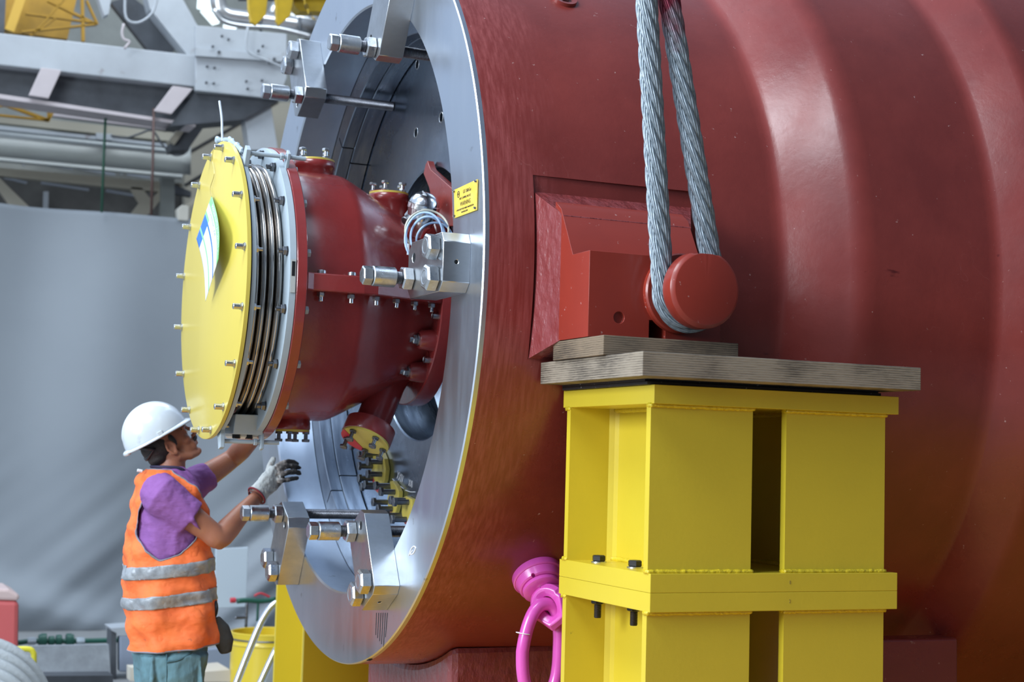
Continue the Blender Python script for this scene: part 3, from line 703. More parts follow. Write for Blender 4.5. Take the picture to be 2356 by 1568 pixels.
for px, py, s_ in ((520, 330, .015), (533, 328, .018), (545, 336, .016), (556, 347, .013), (502, 322, .017), (528, 320, .012)):
    ball(bm, pl(px, py, 0, -.545), (s_*.8, s_*1.2, s_), n=12)
for v in bm.verts: v.co += Vector((random.uniform(-1, 1), random.uniform(-1, 1), random.uniform(-1, 1)))*.005
tube(bm, [pl(500, 322, 0, -.545), pl(528, 322, 0, -.545), pl(556, 345, 0, -.545)], .012, 8); obj('crumpled_tape', bm, mat('clear_grey_tape', (.34, .42, .48), .25), bag, smooth=True, angle=20, vox=.004)
# ================================================================== yellow support stands
def stand(x0, x1, y0, y1, zt, zb, gap, label, bolts_top=False, bolts_bot=False, name='support_stand', tp=.057, nsgn=-1, mark_t=None, mark_b=None):
    """two H columns (x0..g0 and g1..x1) between a top plate and a base plate"""
    t = thing(name, ((x0+x1)/2, (y0+y1)/2, zb), label, 'support stand')
    bm = NB(); box(bm, x0, x1, y0, y1, zt-tp, zt); obj('top_plate', bm, ystand, t, smooth=False, bevel=.0015)
    bm = NB(); box(bm, x0, x1, y0, y1, zb, zb+tp); obj('base_plate', bm, ystand, t, smooth=False, bevel=.0015)
    fy0, fy1 = y0+.02, y1-.03
    za, zz = zb+tp, zt-tp
    for a, b in ((x0+.001, gap[0]), (gap[1], x1-.038)):
        bm = NB()
        box(bm, a, b, fy0, fy0+.027, za, zz); box(bm, a, b, fy1-.027, fy1, za, zz)
        m_ = (a+b)/2; box(bm, m_-.01, m_+.01, fy0+.026, fy1-.026, za, zz)
        # root fillets of the rolled section
        for yy, sg in ((fy0+.027, 1), (fy1-.027, -1)):
            for sx_ in (-1, 1):
                prism(bm, [(m_+sx_*.009, yy-sg*.002, za), (m_+sx_*.036, yy-sg*.002, za), (m_+sx_*.018, yy+sg*.012, za), (m_+sx_*.009, yy+sg*.030, za)], (0, 0, zz-za))
        obj('column', bm, ystand, t, smooth=False)
        for z_, up in ((za, 1), (zz, -1)):
            for yy in (fy0, fy1):
                bm = NB()
                pts = [(lerp(a-.004, b+.004, k/60), yy+(-.003 if yy == fy0 else .003), z_+up*(.003+random.uniform(0, .002))) for k in range(61)]
                tube(bm, pts, [(.0068+random.uniform(-.001, .0012)) for _ in pts], 8)
                for xx in (a, b): ball(bm, (xx, yy+(.011 if yy == fy0 else -.011), z_+up*.004), (.006, .017, .0075), n=12)
                obj('weld_bead', bm, yweld, t, angle=180)
            bm = NB(); pts = [(m_-.014, lerp(fy0+.03, fy1-.03, k/24), z_+up*.004) for k in range(25)]
            tube(bm, pts, [.009+random.uniform(-.001, .002) for _ in pts], 8); obj('weld_bead', bm, yweld, t, angle=180)
    if bolts_top or bolts_bot:
        for bx, by in ((x0+.062, y1-.17), (x0+.072, y0+.235)):
            if bolts_bot:
                bm = NB(); Mb = AX((bx, by, zb+tp), (0, 0, 1)); cyl(bm, .025, 0, .004, Mb, 28); o = obj('washer', bm, boltst, t)
                bm = NB(); hexa(bm, .0225, .004, .024, Mb, a0=R(12)); obj('bolt_head', bm, black, o)
            if bolts_top:
                Mb = AX((bx, by, zt-tp), (0, 0, -1)); bm = NB(); hexa(bm, .0225, 0, .019, Mb, a0=R(12)); o = obj('nut', bm, black, t)
                prof = [(.019, 0)]
                for k in range(9): prof += [(.019+k*.005, .0125), (.0215+k*.005, .0112)]
                prof += [(.064, .011), (.064, 0)]; bm = NB(); lathe(bm, prof, 18, Mb); obj('threaded_end', bm, black, o)
    for mk, z_ in ((mark_t, zt-tp*.5), (mark_b, zb+tp*.5)):
        if mk: text('stamped_number', mk, .016, FY(x0+.49, y0-.0004, z_), mat('faded_stamp', (.28, .22, .05), .5), t, sx=.7)
    return t
GAP = (.683, .806)
stand(.324, 1.2195, -2.095, -1.458, -.418, -1.038, GAP, 'upper yellow steel stand on the near side, timber planks lying on top of it', bolts_bot=True, mark_b='0')
stand(.324, 1.2195, -2.095, -1.458, -1.0385, -2.30, GAP, 'lower yellow steel stand on the near side, bolted beneath the upper one', bolts_top=True, mark_t='2')
stand(.288, 1.18, 1.458, 2.095, -1.0385, -2.30, (.652, .761), 'yellow steel stand behind the foot of the ring, beside the aluminium ladder')

# rubber pad and timbers
bm = NB(); box(bm, .31, 1.165, -2.075, -1.475, -.4175, -.408); o = obj('rubber_pad', bm, rubber, smooth=False, bevel=.001); tag(o, 'thin black rubber pad squeezed between the big timber and the yellow stand', 'rubber pad')
bm = NB(); box(bm, .232, 1.232, -2.190, -1.468, -.400, -.3275)
o = obj('timber_plank', bm, woodA, bevel=.002, smooth=False); tag(o, 'large grey weathered laminated timber board lying across the yellow stand', 'timber')
o.rotation_euler = (0, 0, 0)
bm = NB(); box(bm, .222, .703, -1.952, -1.585, -.3272, -.2655); o = obj('timber_block', bm, woodB, bevel=.002, smooth=False); tag(o, 'small brown timber block between the big board and the red trunnion', 'timber')
# thin wedge of air is the pad: pad lies on the stand, board on pad
bm = NB(); box(bm, .31, 1.165, -2.06, -1.475, -.4075, -.4005); o = obj('rubber_pad', bm, rubber, smooth=False); tag(o, 'upper thin black rubber sheet directly under the big timber board', 'rubber pad')

# ================================================================== wire rope sling
RY = -1.915
def RP(px, py): q = pl(px, py, 1, RY); return q
rad = .096
cx0, cz0 = TX, TZ
top_l, top_r = RP(1484, -60), RP(1530, -60)
def tangent(Pt, side):
    dx, dz = Pt.x-cx0, Pt.z-cz0; d = math.hypot(dx, dz); a = math.atan2(dz, dx); b_ = math.acos(rad/d)
    th = a + (b_ if side < 0 else -b_); return th
thl, thr = tangent(top_l, -1), tangent(top_r, 1)
path = []
Tl = Vector((cx0+rad*math.cos(thl), RY, cz0+rad*math.sin(thl))); Tr = Vector((cx0+rad*math.cos(thr), RY, cz0+rad*math.sin(thr)))
NS = 150
up_l = top_l+Vector((-.02, 0, 1.5)); up_r = top_r+Vector((.06, 0, 1.5))
for k in range(40): path.append(up_l.lerp(top_l, k/40))
for k in range(NS): path.append(top_l.lerp(Tl, k/NS))
a0_, a1_ = thl, thr+2*PI
if a0_ < 0: a0_ += 2*PI
NA = 70
for k in range(NA):
    a = lerp(a0_, thr+2*PI if a0_ < thr+2*PI else thr, k/NA); path.append(Vector((cx0+rad*math.cos(a), RY, cz0+rad*math.sin(a))))
for k in range(NS+1): path.append(Tr.lerp(top_r, k/NS))
for k in range(1, 41): path.append(top_r.lerp(up_r, k/40))
# even resample
def resample(P, st):
    out = [P[0]]; acc = 0
    for a, b in zip(P, P[1:]):
        L = (b-a).length
        if L < 1e-9: continue
        s = st-acc
        while s <= L: out.append(a.lerp(b, s/L)); s += st
        acc = (L-(s-st))
    return out
path = resample(path, .0045)
rope = thing('wire_rope_sling', Tl, 'thick grey galvanised wire rope looped round the red trunnion pin', 'wire rope')
def ropestrand(k, bm, nw=9, rs=.0128, rc=.0232, lay=.46):
    n = nw*6; m = len(path); rings = []
    up = Vector((0, 1, 0))
    for i in range(m):
        t = (path[min(i+1, m-1)]-path[max(i-1, 0)]).normalized(); b_ = t.cross(up)
        s = i*.0045; ph = 2*PI*k/6 - 2*PI*s/lay
        c = path[i] + up*(rc*math.cos(ph)) + b_*(rc*math.sin(ph))
        ring_ = []
        for j in range(n):
            th = 2*PI*j/n; w_ = nw*(th)/2
            ph2 = th + 2*PI*s/.42
            r_ = rs*(.84+.19*abs(math.cos(nw*th/2))**.7)
            ring_.append(bm.verts.new(c + up*(r_*math.cos(ph2)) + b_*(r_*math.sin(ph2))))
        rings.append(ring_)
    for A_, B_ in zip(rings, rings[1:]):
        for j in range(n): bm.faces.new((A_[j], A_[(j+1) % n], B_[(j+1) % n], B_[j]))
wire = bpy.data.materials.new('galvanised_wire'); wire.use_nodes = True; n = wire.node_tree; b = n.nodes['Principled BSDF']
b.inputs['Metallic'].default_value = .55; b.inputs['Roughness'].default_value = .42
t = n.nodes.new('ShaderNodeTexCoord'); no = n.nodes.new('ShaderNodeTexNoise'); no.inputs['Scale'].default_value = 60; no.inputs['Detail'].default_value = 4; n.links.new(t.outputs['Object'], no.inputs['Vector'])
c = n.nodes.new('ShaderNodeValToRGB'); c.color_ramp.elements[0].color = (.17, .21, .24, 1); c.color_ramp.elements[1].color = (.31, .365, .41, 1); c.color_ramp.elements[0].position = .3; c.color_ramp.elements[1].position = .65
n.links.new(no.outputs['Fac'], c.inputs[0])
# red paint rubbed off on the upper end of the right leg
ge = n.nodes.new('ShaderNodeNewGeometry'); sx3 = n.nodes.new('ShaderNodeSeparateXYZ'); n.links.new(ge.outputs['Position'], sx3.inputs[0])
dx = n.nodes.new('ShaderNodeMath'); dx.operation = 'MULTIPLY_ADD'; dx.inputs[1].default_value = 9; dx.inputs[2].default_value = -9*.66; n.links.new(sx3.outputs['Z'], dx.inputs[0])
n9 = n.nodes.new('ShaderNodeTexNoise'); n9.inputs['Scale'].default_value = 14; n.links.new(ge.outputs['Position'], n9.inputs['Vector'])
ad = n.nodes.new('ShaderNodeMath'); ad.operation = 'MULTIPLY_ADD'; ad.inputs[1].default_value = 2.4; ad.use_clamp = True; n.links.new(n9.outputs['Fac'], ad.inputs[0])
sb = n.nodes.new('ShaderNodeMath'); sb.operation = 'SUBTRACT'; sb.inputs[1].default_value = 1.35; n.links.new(dx.outputs[0], sb.inputs[0]); n.links.new(sb.outputs[0], ad.inputs[2])
gx = n.nodes.new('ShaderNodeMath'); gx.operation = 'GREATER_THAN'; gx.inputs[1].default_value = .405; n.links.new(sx3.outputs['X'], gx.inputs[0])
mu = n.nodes.new('ShaderNodeMath'); mu.operation = 'MULTIPLY'; n.links.new(ad.outputs[0], mu.inputs[0]); n.links.new(gx.outputs[0], mu.inputs[1])
mx = n.nodes.new('ShaderNodeMix'); mx.data_type = 'RGBA'; mx.inputs[7].default_value = (.16, .02, .04, 1)
n.links.new(mu.outputs[0], mx.inputs[0]); n.links.new(c.outputs[0], mx.inputs[6]); n.links.new(mx.outputs[2], b.inputs['Base Color'])
for k in range(6):
    bm = NB(); ropestrand(k, bm); obj('strand', bm, wire, rope, angle=75)
bm = NB(); tube(bm, path, .013, 10); obj('core', bm, darkst, rope, angle=180)

# ================================================================== swivel hoist ring
NV = Vector((0, -.707, -.707)); P0 = Vector((.422, -1.067, -1.067))
hr = thing('hoist_ring', P0, 'bright pink swivel hoist ring screwed into the underside of the red casing', 'hoist ring')
Mh = AX(P0, NV)
bm = NB(); lathe(bm, [(-.03, 0), (-.03, .094), (.016, .094), (.020, .090), (.020, .087), (.048, .080), (.052, .074), (.052, .0)], 64, Mh)
base = obj('base_ring', bm, pink, hr)
c = NB(); 
for a in (200, 60): cyl(c, .007, .06, .12, AX(P0+NV*.034, (math.cos(R(a))*-1, -.5, .3)), 16)
cut(base, c)
bm = NB(); lathe(bm, [(.052, 0), (.052, .068), (.056, .071), (.068, .071), (.074, .062), (.076, .04), (.076, 0)], 48, Mh)
obj('swivel', bm, pink, hr)
# chunky eye
ec = P0 + NV*.120 + Vector((.022, 0, -.016)); ax = Vector((-.80, -.60, .05)).normalized()
Me_ = AX(ec, ax, up=-NV)
bm = NB(); m_ = 48; rings = []
for i in range(m_):
    a = 2*PI*i/m_; ca_, sa_ = math.cos(a), math.sin(a)
    # outline: broad shoulders at the swivel, hexagonal nose at the far end
    ang6 = (a+PI/6) % (PI/3)-PI/6
    ro = .082*math.cos(PI/6)/math.cos(ang6) if ca_ < .35 else .080
    row = []
    for (h, f_) in ((-.024, None), (-.040, .42), (-.042, .66), (-.024, 1.0), (.024, 1.0), (.042, .66), (.040, .42), (.024, None)):
        rr_ = .036 if f_ is None else lerp(.036, ro, f_)
        row.append(bm.verts.new(Me_ @ Vector((h, rr_*sa_*(.72 if f_ is None else .92), rr_*ca_*(1.0 if ca_ > 0 else 1.12)))))
    rings.append(row)
for i in range(m_):
    A_, B_ = rings[i], rings[(i+1) % m_]
    for j in range(8): bm.faces.new((A_[j], A_[(j+1) % 8], B_[(j+1) % 8], B_[j]))
obj('eye', bm, pink, hr, angle=28, bevel=.003)
LY = ec.y-.005
pts = []
for k in range(64):
    a = 2*PI*k/64; sx_ = .070*math.cos(a); sz_ = .165*math.sin(a)
    sx_ = math.copysign(abs(math.cos(a))**.8, math.cos(a))*.071; sz_ = math.copysign(abs(math.sin(a))**.85, math.sin(a))*.165
    pts.append(Vector((.402+sx_*(1-.12*max(0, sz_)/.165)+.014*max(0, sz_)/.165, LY+.30*sx_*0+ .0, -1.325+sz_)))
bm = NB(); tube(bm, pts, .0235, 20, closed=True, up=(0, 1, 0)); link = obj('link', bm, pink, hr, angle=180)
q = Vector((.402-.071*.97, LY, -1.262))
bm = NB(); mt = AX(q, (.15, 0, 1)); tube(bm, [mt @ Vector((0, .026*math.cos(2*PI*k/24), .026*math.sin(2*PI*k/24))) for k in range(24)], .0018, 8, closed=True); obj('cable_tie', bm, white, link)
# ================================================================== the worker
skin = mat('tanned_skin', (.36, .15, .085), .45, var=.5, vscale=14, vcol=(.30, .10, .06), bump=.0008, bscale=120, sss=.15)
purple = mat('purple_cotton', (.26, .10, .33), .85, var=.5, vscale=9, vcol=(.19, .07, .26), bump=.012, bscale=9, stretch=(.6, 1, 1.8))
orange = mat('hi_vis_orange', (.92, .20, .045), .7, var=.6, vscale=7, vcol=(.72, .11, .03), bump=.014, bscale=6, stretch=(.8, 1, 1.6), speck=(26, .68, .74, (.35, .10, .05)))
reflect = mat('grey_reflective_tape', (.36, .39, .42), .42, .15, var=.4, vscale=25, bump=.003, bscale=24)
teal = mat('teal_work_trousers', (.12, .24, .28), .85, var=.6, vscale=8, vcol=(.07, .13, .15), bump=.012, bscale=7, stretch=(1.6, 1.6, .5))
helm = mat('white_helmet_plastic', (.58, .64, .69), .22, coat=.3, speck=(18, .66, .8, (.40, .45, .50)))
hairm = mat('black_hair', (.02, .016, .015), .6, bump=.002, bscale=120)
trimm = mat('grey_vest_binding', (.22, .22, .26), .7)
YC = .86
wk = thing('person', (Y(390, 1480, YC).x, YC, -2.30), 'worker in orange hi-vis vest, purple shirt and white helmet reaching up behind the yellow cover', 'person')
TAB = [(1066, 362, 424, .075), (1078, 345, 436, .11), (1092, 330, 448, .165), (1115, 320, 460, .195), (1150, 311, 468, .205), (1200, 303, 474, .205), (1260, 294, 480, .20),
       (1310, 289, 483, .195), (1350, 287, 486, .19), (1400, 291, 490, .19), (1440, 296, 492, .19), (1482, 303, 494, .19)]
def torso(th, py, off=0., wr=1.):
    xb, xf, w_ = interp(TAB, py)
    a = Y(xb, py, YC); b = Y(xf, py, YC); c = (a+b)/2; ax_ = (b-a).length/2+off
    co, si = math.cos(th), math.sin(th)
    wv = wr*(.004*math.sin(th*5+py*.045)+.003*math.sin(th*9-py*.08)+.0035*math.sin(py*.11+th*2))
    q = Vector((c.x+(ax_+wv)*math.copysign(abs(co)**.85, co), YC+(w_+off+wv)*math.copysign(abs(si)**.85, si), c.z))
    return q
def inpoly(x, y, P_):
    r_ = False; j = len(P_)-1
    for i in range(len(P_)):
        if (P_[i][1] > y) != (P_[j][1] > y) and x < (P_[j][0]-P_[i][0])*(y-P_[i][1])/(P_[j][1]-P_[i][1])+P_[i][0]: r_ = not r_
        j = i
    return r_
def topx(q):
    d = q-CAM; z = d.dot(_f); return 1178+FPX*d.dot(_r)/z, 784-FPX*d.dot(_u)/z
# ---- head frame
PH = R(-37); Oh = Y(397, 1031, .785)+Vector((0, .075, 0))
MH = Matrix.Translation(Oh) @ Matrix.Rotation(PH, 4, 'Y')
RH = Matrix.Rotation(PH, 3, 'Y')
H = lambda x, y, z: MH @ Vector((x*(1.15 if x > 0 else 1), y, z))
bm = NB()
def hb_(c, r): ball(bm, H(*c), r, RH, 28)
hb_((-.012, 0, .05), (.100, .077, .088)); hb_((.050, 0, .022), (.048, .060, .062)); hb_((.046, 0, -.038), (.052, .052, .055))
hb_((.082, 0, -.084), (.022, .027, .019)); hb_((.062, 0, -.068), (.034, .038, .026))
for s_ in (-1, 1):
    tube(bm, [H(-.005, s_*.058, -.01), H(.006, s_*.055, -.048), H(.045, s_*.040, -.078), H(.082, s_*.014, -.090)], [.020, .020, .018, .014], 14)
    hb_((.064, s_*.040, -.004), (.026, .022, .022)); hb_((.108, s_*.012, -.012), (.012, .009, .009)); hb_((.080, s_*.031, .026), (.0125, .017, .0125))
    hb_((.076, s_*.024, -.042), (.022, .02, .028))
    # ear
    tube(bm, [H(-.004+.019*math.cos(a)*(1.0 if math.sin(a) > -.3 else .75), s_*(.080+.006*max(0, -math.cos(a))), .004+.033*math.sin(a)) for a in [2*PI*k/20 for k in range(20)]], .0058, 10, closed=True)
    hb_((-.002, s_*.076, .004), (.014, .006, .026)); hb_((.004, s_*.080, -.022), (.010, .006, .010))
tube(bm, [H(.095, 0, .045), H(.101, 0, .030), H(.115, 0, .012), H(.124, 0, -.003), H(.114, 0, -.012)], [.010, .009, .0105, .0125, .009], 14)
tube(bm, [H(.075, -.048, .046), H(.090, -.025, .050), H(.096, 0, .048), H(.090, .025, .050), H(.075, .048, .046)], [.009, .011, .011, .011, .009], 12)
hb_((.098, 0, -.036), (.013, .023, .0075)); hb_((.096, 0, -.050), (.013, .020, .0085)); hb_((.092, 0, -.028), (.014, .02, .012))
# neck and torso core
nk = Y(392, 1098, YC)
tube(bm, [H(-.022, 0, .02), H(-.015, 0, -.04), nk+Vector((-.004, 0, .03)), Y(385, 1130, YC)], [(.066, .060), (.064, .060), (.070, .072), (.085, .10)], 28, up=(1, 0, 0))
lev = [1092, 1115, 1150, 1200, 1260, 1310, 1350, 1400, 1440, 1472]
rings = []
for py in lev: rings.append([bm.verts.new(torso(2*PI*k/36, py, -.035-.03*max(0, (py-1400)/70), 0)) for k in range(36)])
for A_, B_ in zip(rings, rings[1:]):
    for k in range(36): bm.faces.new((A_[k], A_[(k+1) % 36], B_[(k+1) % 36], B_[k]))
bm.faces.new(rings[0]); bm.faces.new(rings[-1][::-1])
# arms
SHn, ELn, WRn = Y(372, 1140, .69), Y(503, 1237, .66), Y(588, 1146, .83)
def limb(P_, rr_, n=24): tube(bm, smooth_path(P_, 6), [interp([(i,)+(r_ if isinstance(r_, tuple) else (r_, r_)) for i, r_ in enumerate(rr_)], j/6) for j in range(6*(len(P_)-1)+1)], n)
limb([SHn, SHn.lerp(ELn, .4), SHn.lerp(ELn, .8), ELn, ELn.lerp(WRn, .25)+Vector((0, 0, -.004)), ELn.lerp(WRn, .6), WRn, WRn.lerp(Y(612, 1118, .855), .8)],
     [.068, .062, .052, .049, .052, .043, (.034, .030), (.036, .026)])
ball(bm, ELn+Vector((.004, -.004, -.022)), .03, n=16)
SHf, ELf, WRf, HDf = Y(440, 1118, 1.03), Y(532, 1056, 1.10), Y(598, 992, .95), Y(628, 962, .86)
limb([SHf, SHf.lerp(ELf, .5), ELf, ELf.lerp(WRf, .35), ELf.lerp(WRf, .8), WRf, HDf], [.062, .056, .046, .050, .038, (.034, .028), (.040, .024)])
ball(bm, ELf+Vector((0, -.01, -.016)), .03, n=16)
fd = (HDf-WRf).normalized()
for k, (o_, l_) in enumerate(((-.030, .075), (-.010, .085), (.010, .080), (.030, .062))):
    b0 = HDf+Vector((0, o_, 0)); tube(bm, [b0-fd*.02, b0+fd*l_*.5+Vector((.008, 0, .004)), b0+fd*l_+Vector((.022, -.012, -.004))], [.0105, .0095, .008], 10)
tube(bm, [HDf-fd*.03+Vector((0, -.03, -.01)), HDf+Vector((-.005, -.055, .01)), HDf+fd*.03+Vector((.0, -.066, .02))], [.013, .011, .009], 10)
# legs
for s_ in (-1, 1):
    limb([Y(390, 1470, YC)+Vector((0, s_*.09, 0)), Y(390, 1560, YC)+Vector((0, s_*.10, -.05)), Vector((Y(388, 1568, YC).x, YC+s_*.11, -1.93)), Vector((Y(386, 1568, YC).x-.01, YC+s_*.11, -2.26))], [.09, .085, .06, .045])
body_ = obj('body', bm, skin, wk, angle=180, vox=.0048)
# eyes, moustache, hair
for s_ in (-1, 1):
    bm = NB(); ball(bm, H(.0835, s_*.031, .026), .0118, n=18); e_ = obj('eye', bm, mat('eye_white', (.75, .72, .68), .2), wk, angle=180)
    bm = NB(); ball(bm, H(.0905, s_*.0315, .027), .0062, n=14); obj('iris', bm, hairm, e_, angle=180)
    bm = NB(); tube(bm, [H(.072, s_*.050, .044), H(.090, s_*.034, .052), H(.099, s_*.014, .049)], [.003, .0055, .004], 10); obj('eyebrow', bm, hairm, wk, angle=180)
bm = NB(); tube(bm, [H(.088, -.030, -.036), H(.103, -.016, -.028), H(.1095, 0, -.025), H(.103, .016, -.028), H(.088, .030, -.036)], [.004, .0085, .0085, .0085, .004], 12); obj('moustache', bm, hairm, wk, angle=180)
bm = NB()
for c_, r_ in (((-.030, 0, .040), (.086, .081, .075)), ((-.060, 0, -.004), (.052, .064, .040))): ball(bm, H(*c_), r_, RH, 28)
for s_ in (-1, 1): ball(bm, H(.018, s_*.069, .030), (.016, .0125, .034), RH, 16)
obj('hair', bm, hairm, wk, angle=180, vox=.005)
# helmet
hm = NB(); ca, cb2, cc = .148, .120, .150; hc = (-.016, 0, .082); tilt = Matrix.Rotation(R(5.5), 4, 'Y')
MHh = MH @ Matrix.Translation(hc) @ tilt
n_ = 72; rings = []
for j in range(0, 25):
    ph = PI/2*j/24; row = []
    for k in range(n_):
        th = 2*PI*k/n_; rr_ = math.cos(ph)
        x, y, z = ca*rr_*math.cos(th), cb2*rr_*math.sin(th), cc*math.sin(ph)
        rid = .004*math.exp(-((abs(y)-.0)/.010)**2)+.003*math.exp(-((abs(y)-.030)/.007)**2) if ph > .35 else 0
        row.append(hm.verts.new(MHh @ Vector((x*(1+rid*4), y, z+rid))))
    rings.append(row)
for A_, B_ in zip(rings, rings[1:]):
    for k in range(n_): hm.faces.new((A_[k], A_[(k+1) % n_], B_[(k+1) % n_], B_[k]))
hel = obj('helmet', hm, helm, wk, angle=60, solid=.003)
hm = NB(); rows = [[], [], [], [], []]
for k in range(n_):
    th = 2*PI*k/n_; fr_ = max(0, math.cos(th))**2.2
    for r_, (dr_, dz) in enumerate(((-.002, .006), (.006, .004), (.014+.020*fr_, -.003-.006*fr_), (.012+.020*fr_, -.008-.007*fr_), (-.003, -.006))):
        rows[r_].append(hm.verts.new(MHh @ Vector(((ca+dr_)*math.cos(th), (cb2+dr_)*math.sin(th), dz))))
for a in range(5):
    A_, B_ = rows[a], rows[(a+1) % 5]
    for k in range(n_): hm.faces.new((A_[k], A_[(k+1) % n_], B_[(k+1) % n_], B_[k]))
obj('brim', hm, helm, hel, angle=180)
for s_ in (-1, 1):
    hm = NB(); box(hm, -.012, .012, -.004, .005, -.004, .016, MHh @ Matrix.Translation((.0, s_*(cb2+.004), .004))); obj('accessory_slot', hm, helm, hel, bevel=.002, smooth=False)
hm = NB(); tube(hm, [MHh @ Vector((-.145, -.035, -.004)), MHh @ Vector((-.158, 0, -.006)), MHh @ Vector((-.145, .035, -.004))], .011, 12); obj('rain_gutter', hm, helm, hel, angle=180)
hm = NB(); tube(hm, [MHh @ Vector((-.10, -.086, -.006)), H(-.070, -.081, .045), H(-.108, -.03, .022), H(-.112, 0, .018), H(-.108, .03, .022), H(-.070, .081, .045), MHh @ Vector((-.10, .086, -.006))], .008, 8); obj('head_band', hm, black, hel, angle=180)
# shirt: torso and sleeves
bm = NB(); lev = [1070, 1078, 1092, 1105, 1115, 1130, 1150, 1175, 1200, 1230, 1260, 1310, 1350, 1400, 1440, 1476]; rings = []
for py in lev: rings.append([bm.verts.new(torso(2*PI*k/48, py, -.012, 1)) for k in range(48)])
for A_, B_ in zip(rings, rings[1:]):
    for k in range(48): bm.faces.new((A_[k], A_[(k+1) % 48], B_[(k+1) % 48], B_[k]))
bm.faces.new(rings[0]); bm.faces.new(rings[-1][::-1])
s0 = Y(362, 1132, .73)
tube(bm, [s0, SHn+Vector((0, -.005, 0)), SHn.lerp(ELn, .3), SHn.lerp(ELn, .52)], [(.095, .085), (.094, .086), (.086, .080), (.082, .078)], 32)
tube(bm, [Y(405, 1128, .96), SHf, SHf.lerp(ELf, .30), SHf.lerp(ELf, .42)], [(.09, .08), (.085, .078), (.072, .070), (.068, .068)], 32)
for k in range(9):    # drawn folds across the sleeve and chest
    t_ = k/8; a = Vector(s0).lerp(SHn.lerp(ELn, .5), t_*.9+.05)
    tube(bm, [a+Vector((-.05+.02*t_, -.062, .055-.03*t_)), a+Vector((.0, -.083, -.01)), a+Vector((.045, -.058, -.062))], [.004, .009, .004], 8)
for k in range(7):
    z_ = 1215+k*8; tube(bm, [torso(-2.2, z_+10, -.012, 0), torso(-1.6, z_+4, -.009, 0), torso(-1.1, z_-12-k, -.010, 0)], [.003, .008, .004], 8)
crumple(obj('shirt', bm, purple, wk, angle=180, vox=.006), .013, .055)
bm = NB(); cl = [torso(2*PI*k/40, 1074, -.004, 0)+Vector((0.006*math.cos(2*PI*k/40), 0, -.05*max(0, math.cos(2*PI*k/40))**2)) for k in range(40)]
tube(bm, cl, .0075, 10, closed=True); obj('collar', bm, mat('navy_collar', (.035, .03, .07), .8), wk, angle=180)
# trousers
bm = NB()
hipc = Y(391, 1490, YC)
tube(bm, [Y(393, 1455, YC), Y(391, 1490, YC), Y(391, 1530, YC)], [(.158, .18), (.162, .185), (.155, .18)], 40, up=(1, 0, 0))
for s_ in (-1, 1):
    kx = Y(388, 1568, YC).x
    tube(bm, [Y(391, 1500, YC)+Vector((0, s_*.085, 0)), Y(390, 1560, YC)+Vector((0, s_*.095, -.02)), Vector((kx, YC+s_*.10, -1.90)), Vector((kx-.01, YC+s_*.11, -2.10)), Vector((kx-.01, YC+s_*.11, -2.27))],
         [(.150, .115), (.135, .115), (.105, .095), (.095, .09), (.10, .09)], 32, up=(1, 0, 0))
for k in range(8):
    x_ = -.11+.03*k; tube(bm, [hipc+Vector((x_, -.175, -.01)), hipc+Vector((x_+.015*math.sin(k), -.192, -.13)), hipc+Vector((x_*.8, -.18, -.30))], [.004, .010, .004], 8)
crumple(obj('trousers', bm, teal, wk, angle=180, vox=.007), .022, .07)
bm = NB(); tube(bm, [Y(383, 1495, YC-.185), Y(384, 1535, YC-.195), Y(384, 1580, YC-.20)], .004, 8); tube(bm, smooth_path([Y(384, 1522, YC-.196), Y(410, 1518, YC-.198), Y(436, 1503, YC-.18), Y(446, 1492, YC-.165)], 4), .0045, 8); obj('pocket_seam', bm, mat('dark_teal_seam', (.05, .11, .13), .9), wk, angle=180)
for s_ in (-1, 1):
    kx = Y(388, 1568, YC).x; bm = NB(); ball(bm, (kx+.04, YC+s_*.11, -2.265), (.15, .052, .045), n=20)
    for v in bm.verts: v.co.z = max(v.co.z, -2.299)
    ball(bm, (kx-.03, YC+s_*.11, -2.23), (.06, .05, .07), n=16); obj('boot', bm, mat('dark_leather', (.05, .035, .025), .6), wk, angle=180)
# vest
ARM = [(350, 1284), (320, 1262), (304, 1225), (310, 1170), (326, 1122), (345, 1104), (366, 1101), (398, 1116), (432, 1150), (455, 1190), (430, 1235), (395, 1268)]
NECK = [(384, 1040), (520, 1040), (520, 1225), (487, 1215), (468, 1168), (438, 1126), (408, 1101), (384, 1086)]
def vestok(q):
    x, y = topx(Vector((q.x, YC, q.z)))
    if abs(q.y-YC) > .085 and inpoly(x, y, ARM): return False
    if abs(q.y-YC) < .19 and inpoly(x, y, NECK): return False
    return True
bm = NB(); nt, nl = 190, 200; G = []
for i in range(nl+1):
    row = []
    for k in range(nt):
        th = 2*PI*k/nt; py0 = lerp(1080, 1482, i/nl); py1 = py0 + (i/nl)*(-9*math.cos(th)+1)
        q = torso(th, py1, .005, 1.4)
        lo = max(0, (i/nl-.45))*.030
        q += Vector((math.cos(th), math.sin(th), 0))*lo*math.sin(th*7+i*.02)*.6
        row.append(bm.verts.new(q))
    G.append(row)
for i in range(nl):
    for k in range(nt):
        f = (G[i][k], G[i][(k+1) % nt], G[i+1][(k+1) % nt], G[i+1][k]); c_ = sum((v.co for v in f), Vector())/4
        if vestok(c_): bm.faces.new(f)
bmesh.ops.delete(bm, geom=[v for v in bm.verts if not v.link_faces], context='VERTS')
for _ in range(4):   # even out the cut edge
    bv = [v for v in bm.verts if v.is_boundary]; nc = {}
    for v in bv:
        nb = [e_.other_vert(v) for e_ in v.link_edges if e_.is_boundary]
        if len(nb) == 2: nc[v] = (v.co*2+nb[0].co+nb[1].co)/4
    for v, c_ in nc.items(): v.co = c_
